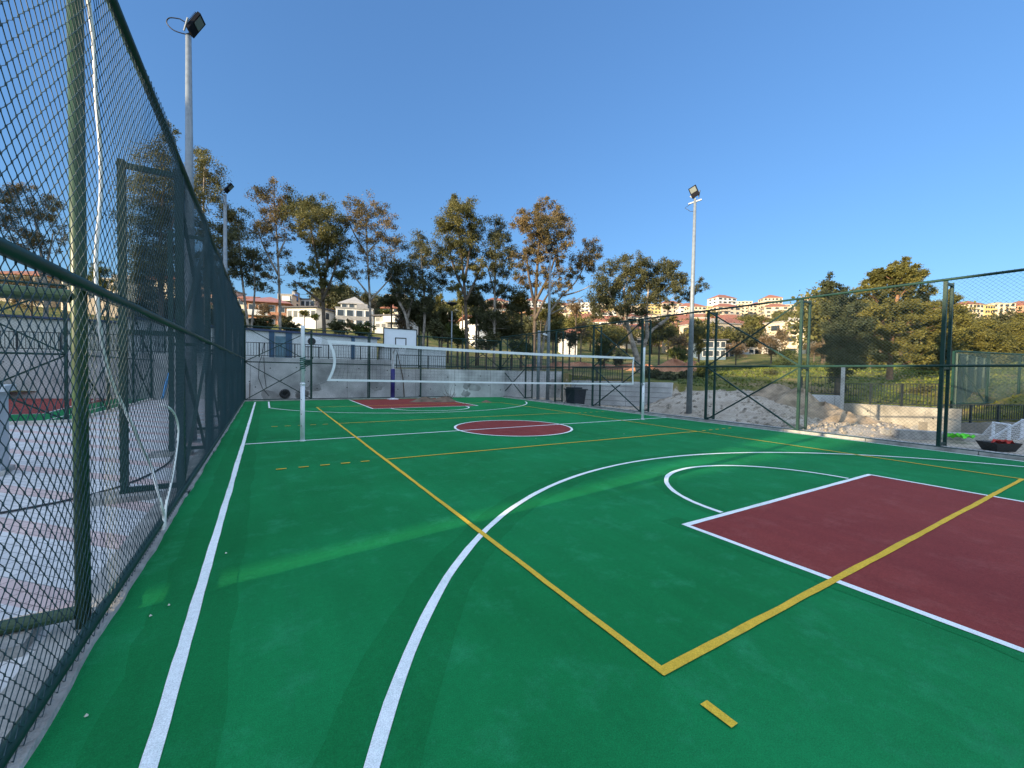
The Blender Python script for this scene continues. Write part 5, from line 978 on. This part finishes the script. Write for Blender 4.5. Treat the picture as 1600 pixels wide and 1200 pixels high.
# apartment blocks along the ridge
px = 690.
while px < 1330:
    d = rg.uniform(385, 440); y = yrow(px, d)+2; hh = rg.uniform(13, 17) if px < 1130 else rg.uniform(17, 26); wd = rg.uniform(15, 24); col = rg.choice(('cream', 'cream', 'beige', 'yellow', 'white', 'pink'))
    if px > 1270 and rg.random() < .3: col = 'salmon'
    block('apartment_block', 'distant %s apartment block on the ridge %s' % (col, {'left': 'behind the middle gum trees', 'between the gum trunks': 'right of the far mast', 'behind the forked gum': 'behind the forked gum', 'right': 'above the right fence'}[zone(px)]), 'apartments', px, y, d, wd, hh, 14, rg.uniform(-.4, .4), col, rg.choice(('flat', 'flat', 'hip')), 'apartment blocks on the ridge', max(4, int(hh/3)), rg.choice((4, 5, 6)))
    px += wd*F/d*rg.uniform(.62, 1.02)
px = 1090.
while px < 1330:
    d = rg.uniform(335, 365); y = yrow(px, d)+2; hh = rg.uniform(12, 17); wd = rg.uniform(14, 20); col = rg.choice(('cream', 'white', 'white', 'beige'))
    block('apartment_block', 'distant %s apartment block below the ridge above the right fence' % col, 'apartments', px, y, d, wd, hh, 12, rg.uniform(-.3, .3), col, rg.choice(('flat', 'hip')), 'apartment blocks on the ridge', max(4, int(hh/3)), rg.choice((3, 4)))
    px += wd*F/d*rg.uniform(1.0, 2.0)
for i, (a_, c_, t_, col, rk) in enumerate(((1487, 1513, 480, 'ochre', 'hip'), (1512, 1536, 475, 'cream', 'hip'), (1537, 1554, 477, 'yellow', 'flat'), (1552, 1583, 474, 'cream', 'flat'), (1594, 1640, 477, 'salmon', 'hip'), (1466, 1484, 486, 'cream', 'flat'))):
    d = 250; block('apartment_block', ['tall ochre apartment block right of the near double post', 'tall cream apartment block with red roof at the upper right', 'narrow yellow apartment block at the upper right', 'wide cream apartment block with a flat roof at the upper right', 'salmon apartment block cut off by the right edge', 'small cream block between the double post and the broad pine'][i], 'apartments', (a_+c_)/2, 512, d, (c_-a_)*d/F, (512-t_)*d/F, 13, rg.uniform(-.15, .25), col, rk, 'apartment blocks at the upper right', 5, 4)
# small trees scattered through the town
protos = []
for k, (lf, nm) in enumerate(((L_pine, 'olive'), (L_dark, 'dark green'), (L_dry, 'dry brown'))):
    r2 = np.random.RandomState(60+k); bl = [(np.array([r2.normal()*.9, r2.normal()*.9, 3.0+r2.normal()*.8]), 1.2, .95, 1.2) for _ in range(9)]
    V, Q, _c = leaf_cloud(bl, .62, .60, r2, .1, .4, 1.9); t = thing('town_tree', 'small %s tree growing between houses of the hillside town' % nm, 'tree', (0, 0, 0), 'small trees between the town houses')
    b = MB(); b.tube([(0, 0, -1.5), (0, 0, 1.5), (.1, 0, 3.2)], [.22, .16, .06], 7); part('trunk', b, M_barkd, t, True); part('crown', np_mesh('crown', V, Q, lf), None, t); protos.append(t)
first = set(); n_t = 0
while n_t < 246:
    px = rg.uniform(500, 1310); d = rg.choice((rg.uniform(95, 170), rg.uniform(150, 330))); k = rg.choices((0, 1, 2), (5, 3, 2))[0]
    if n_t >= 85: wx, wy, wrx, wry = WOODS[n_t % 3]; px = wx+rg.uniform(-1, 1)*wrx; d = rg.uniform(200, 265); k = rg.choice((0, 0, 2))
    if 120 <= n_t < 200: px = rg.uniform(1285, 1640); d = rg.uniform(60, 150) if px < 1470 else rg.uniform(55, 85); k = rg.choice((0, 0, 0, 2, 1))
    if 200 <= n_t < 230: px = rg.uniform(490, 700); d = rg.uniform(105, 200); k = rg.choice((1, 1, 0))
    if n_t >= 230: px = rg.uniform(900, 1290); d = rg.uniform(75, 140); k = rg.choice((0, 2, 0))
    if n_t < 3: k = n_t
    q = at(px, yrow(px, d), d); s = rg.uniform(.8, 1.7)*(.62 if px > 1470 else 1)
    if k not in first: protos[k].location = tuple(map(float, q)); protos[k].scale = (s,)*3; first.add(k)
    else: copy_tree(protos[k], q, rz=rg.uniform(0, 6), scale=(s, s, s*rg.uniform(.8, 1.3)))
    n_t += 1
# ------------------------------------------------------------------ grass tufts on the meadow and verges
r3 = np.random.RandomState(9); G = []
while len(G) < 9000:
    px, d = r3.uniform(1060, 1600), r3.uniform(17, 46); q = at(px, 600, d); a, r_ = azr(q[:2]); rw = float(np.interp(a, wa, wr))
    if r_ > rw+.6 and not (1050 < px < 1258 and d < 22.2): G.append((q[0], q[1], d))
G = np.array(G); gzv = H(G[:, 0], G[:, 1]); n = len(G); hh = r3.uniform(.04, .13, n)*(G[:, 2]/25)**.7; an = r3.uniform(0, 6.28, n); wv = .05+.02*G[:, 2]/20; lean = r3.normal(size=(n, 2))*.06
A = np.stack([G[:, 0]-np.cos(an)*wv, G[:, 1]-np.sin(an)*wv, gzv-.02], 1); B = np.stack([G[:, 0]+np.cos(an)*wv, G[:, 1]+np.sin(an)*wv, gzv-.02], 1); C = np.stack([G[:, 0]+lean[:, 0], G[:, 1]+lean[:, 1], gzv+hh], 1)
solo('grass', np_mesh('grass', np.stack([A, B, C], 1).reshape(-1, 3), np.arange(3*n).reshape(-1, 3), mat('grass_blade', (.055, .105, .014), .8, .3, .4, col2=(.15, .16, .022), island=.35, trans=.25)), None, 'short green and yellowish grass on the meadow behind the right walls', 'grass', kind='stuff')
# ------------------------------------------------------------------ added unseen shadow blocks, profiled to leave a sunlit gap on the court
XC = -34.; LIFT = -TE*XC
def caster_block(label, prof, x=XC, th=9.):
    pts = [(yp+SLOPE*x, max(s, -6)+LIFT) for yp, s in prof]; n = len(pts); vs = [(x, y, z) for y, z in pts]+[(x-th, y-SLOPE*th, z) for y, z in pts]
    b = MB(); b.add(vs, [tuple(range(n-1, -1, -1)), tuple(range(n, 2*n))]+[(i, (i+1) % n, n+(i+1) % n, n+i) for i in range(n)]); return solo('shadow_block', b, hm('beige'), label, 'shadow caster')
caster_block('long added shadow block with a notched top, unseen left of the neighbouring court', [(-60, -8), (-60, 8), (-2.6, 8), (-1.9, 2.2), (-1.5, 2.4), (-1.1, 7.5), (.3, 5.6), (1.4, 2.6), (2.46, .5), (2.56, -.80), (2.56, -8)])
caster_block('tall added shadow block with stepped top, unseen beyond the gap left of the courts', [(2.74, -8), (2.74, -.72), (2.84, .6), (3.3, 2.2), (3.9, 4.4), (4.1, 8.6), (6.8, 8.6), (6.8, 6.7), (15.3, 6.7), (15.3, 12), (19.8, 12), (19.8, 6.6), (24.0, 6.6), (24.0, 12), (52, 12), (52, -8)])
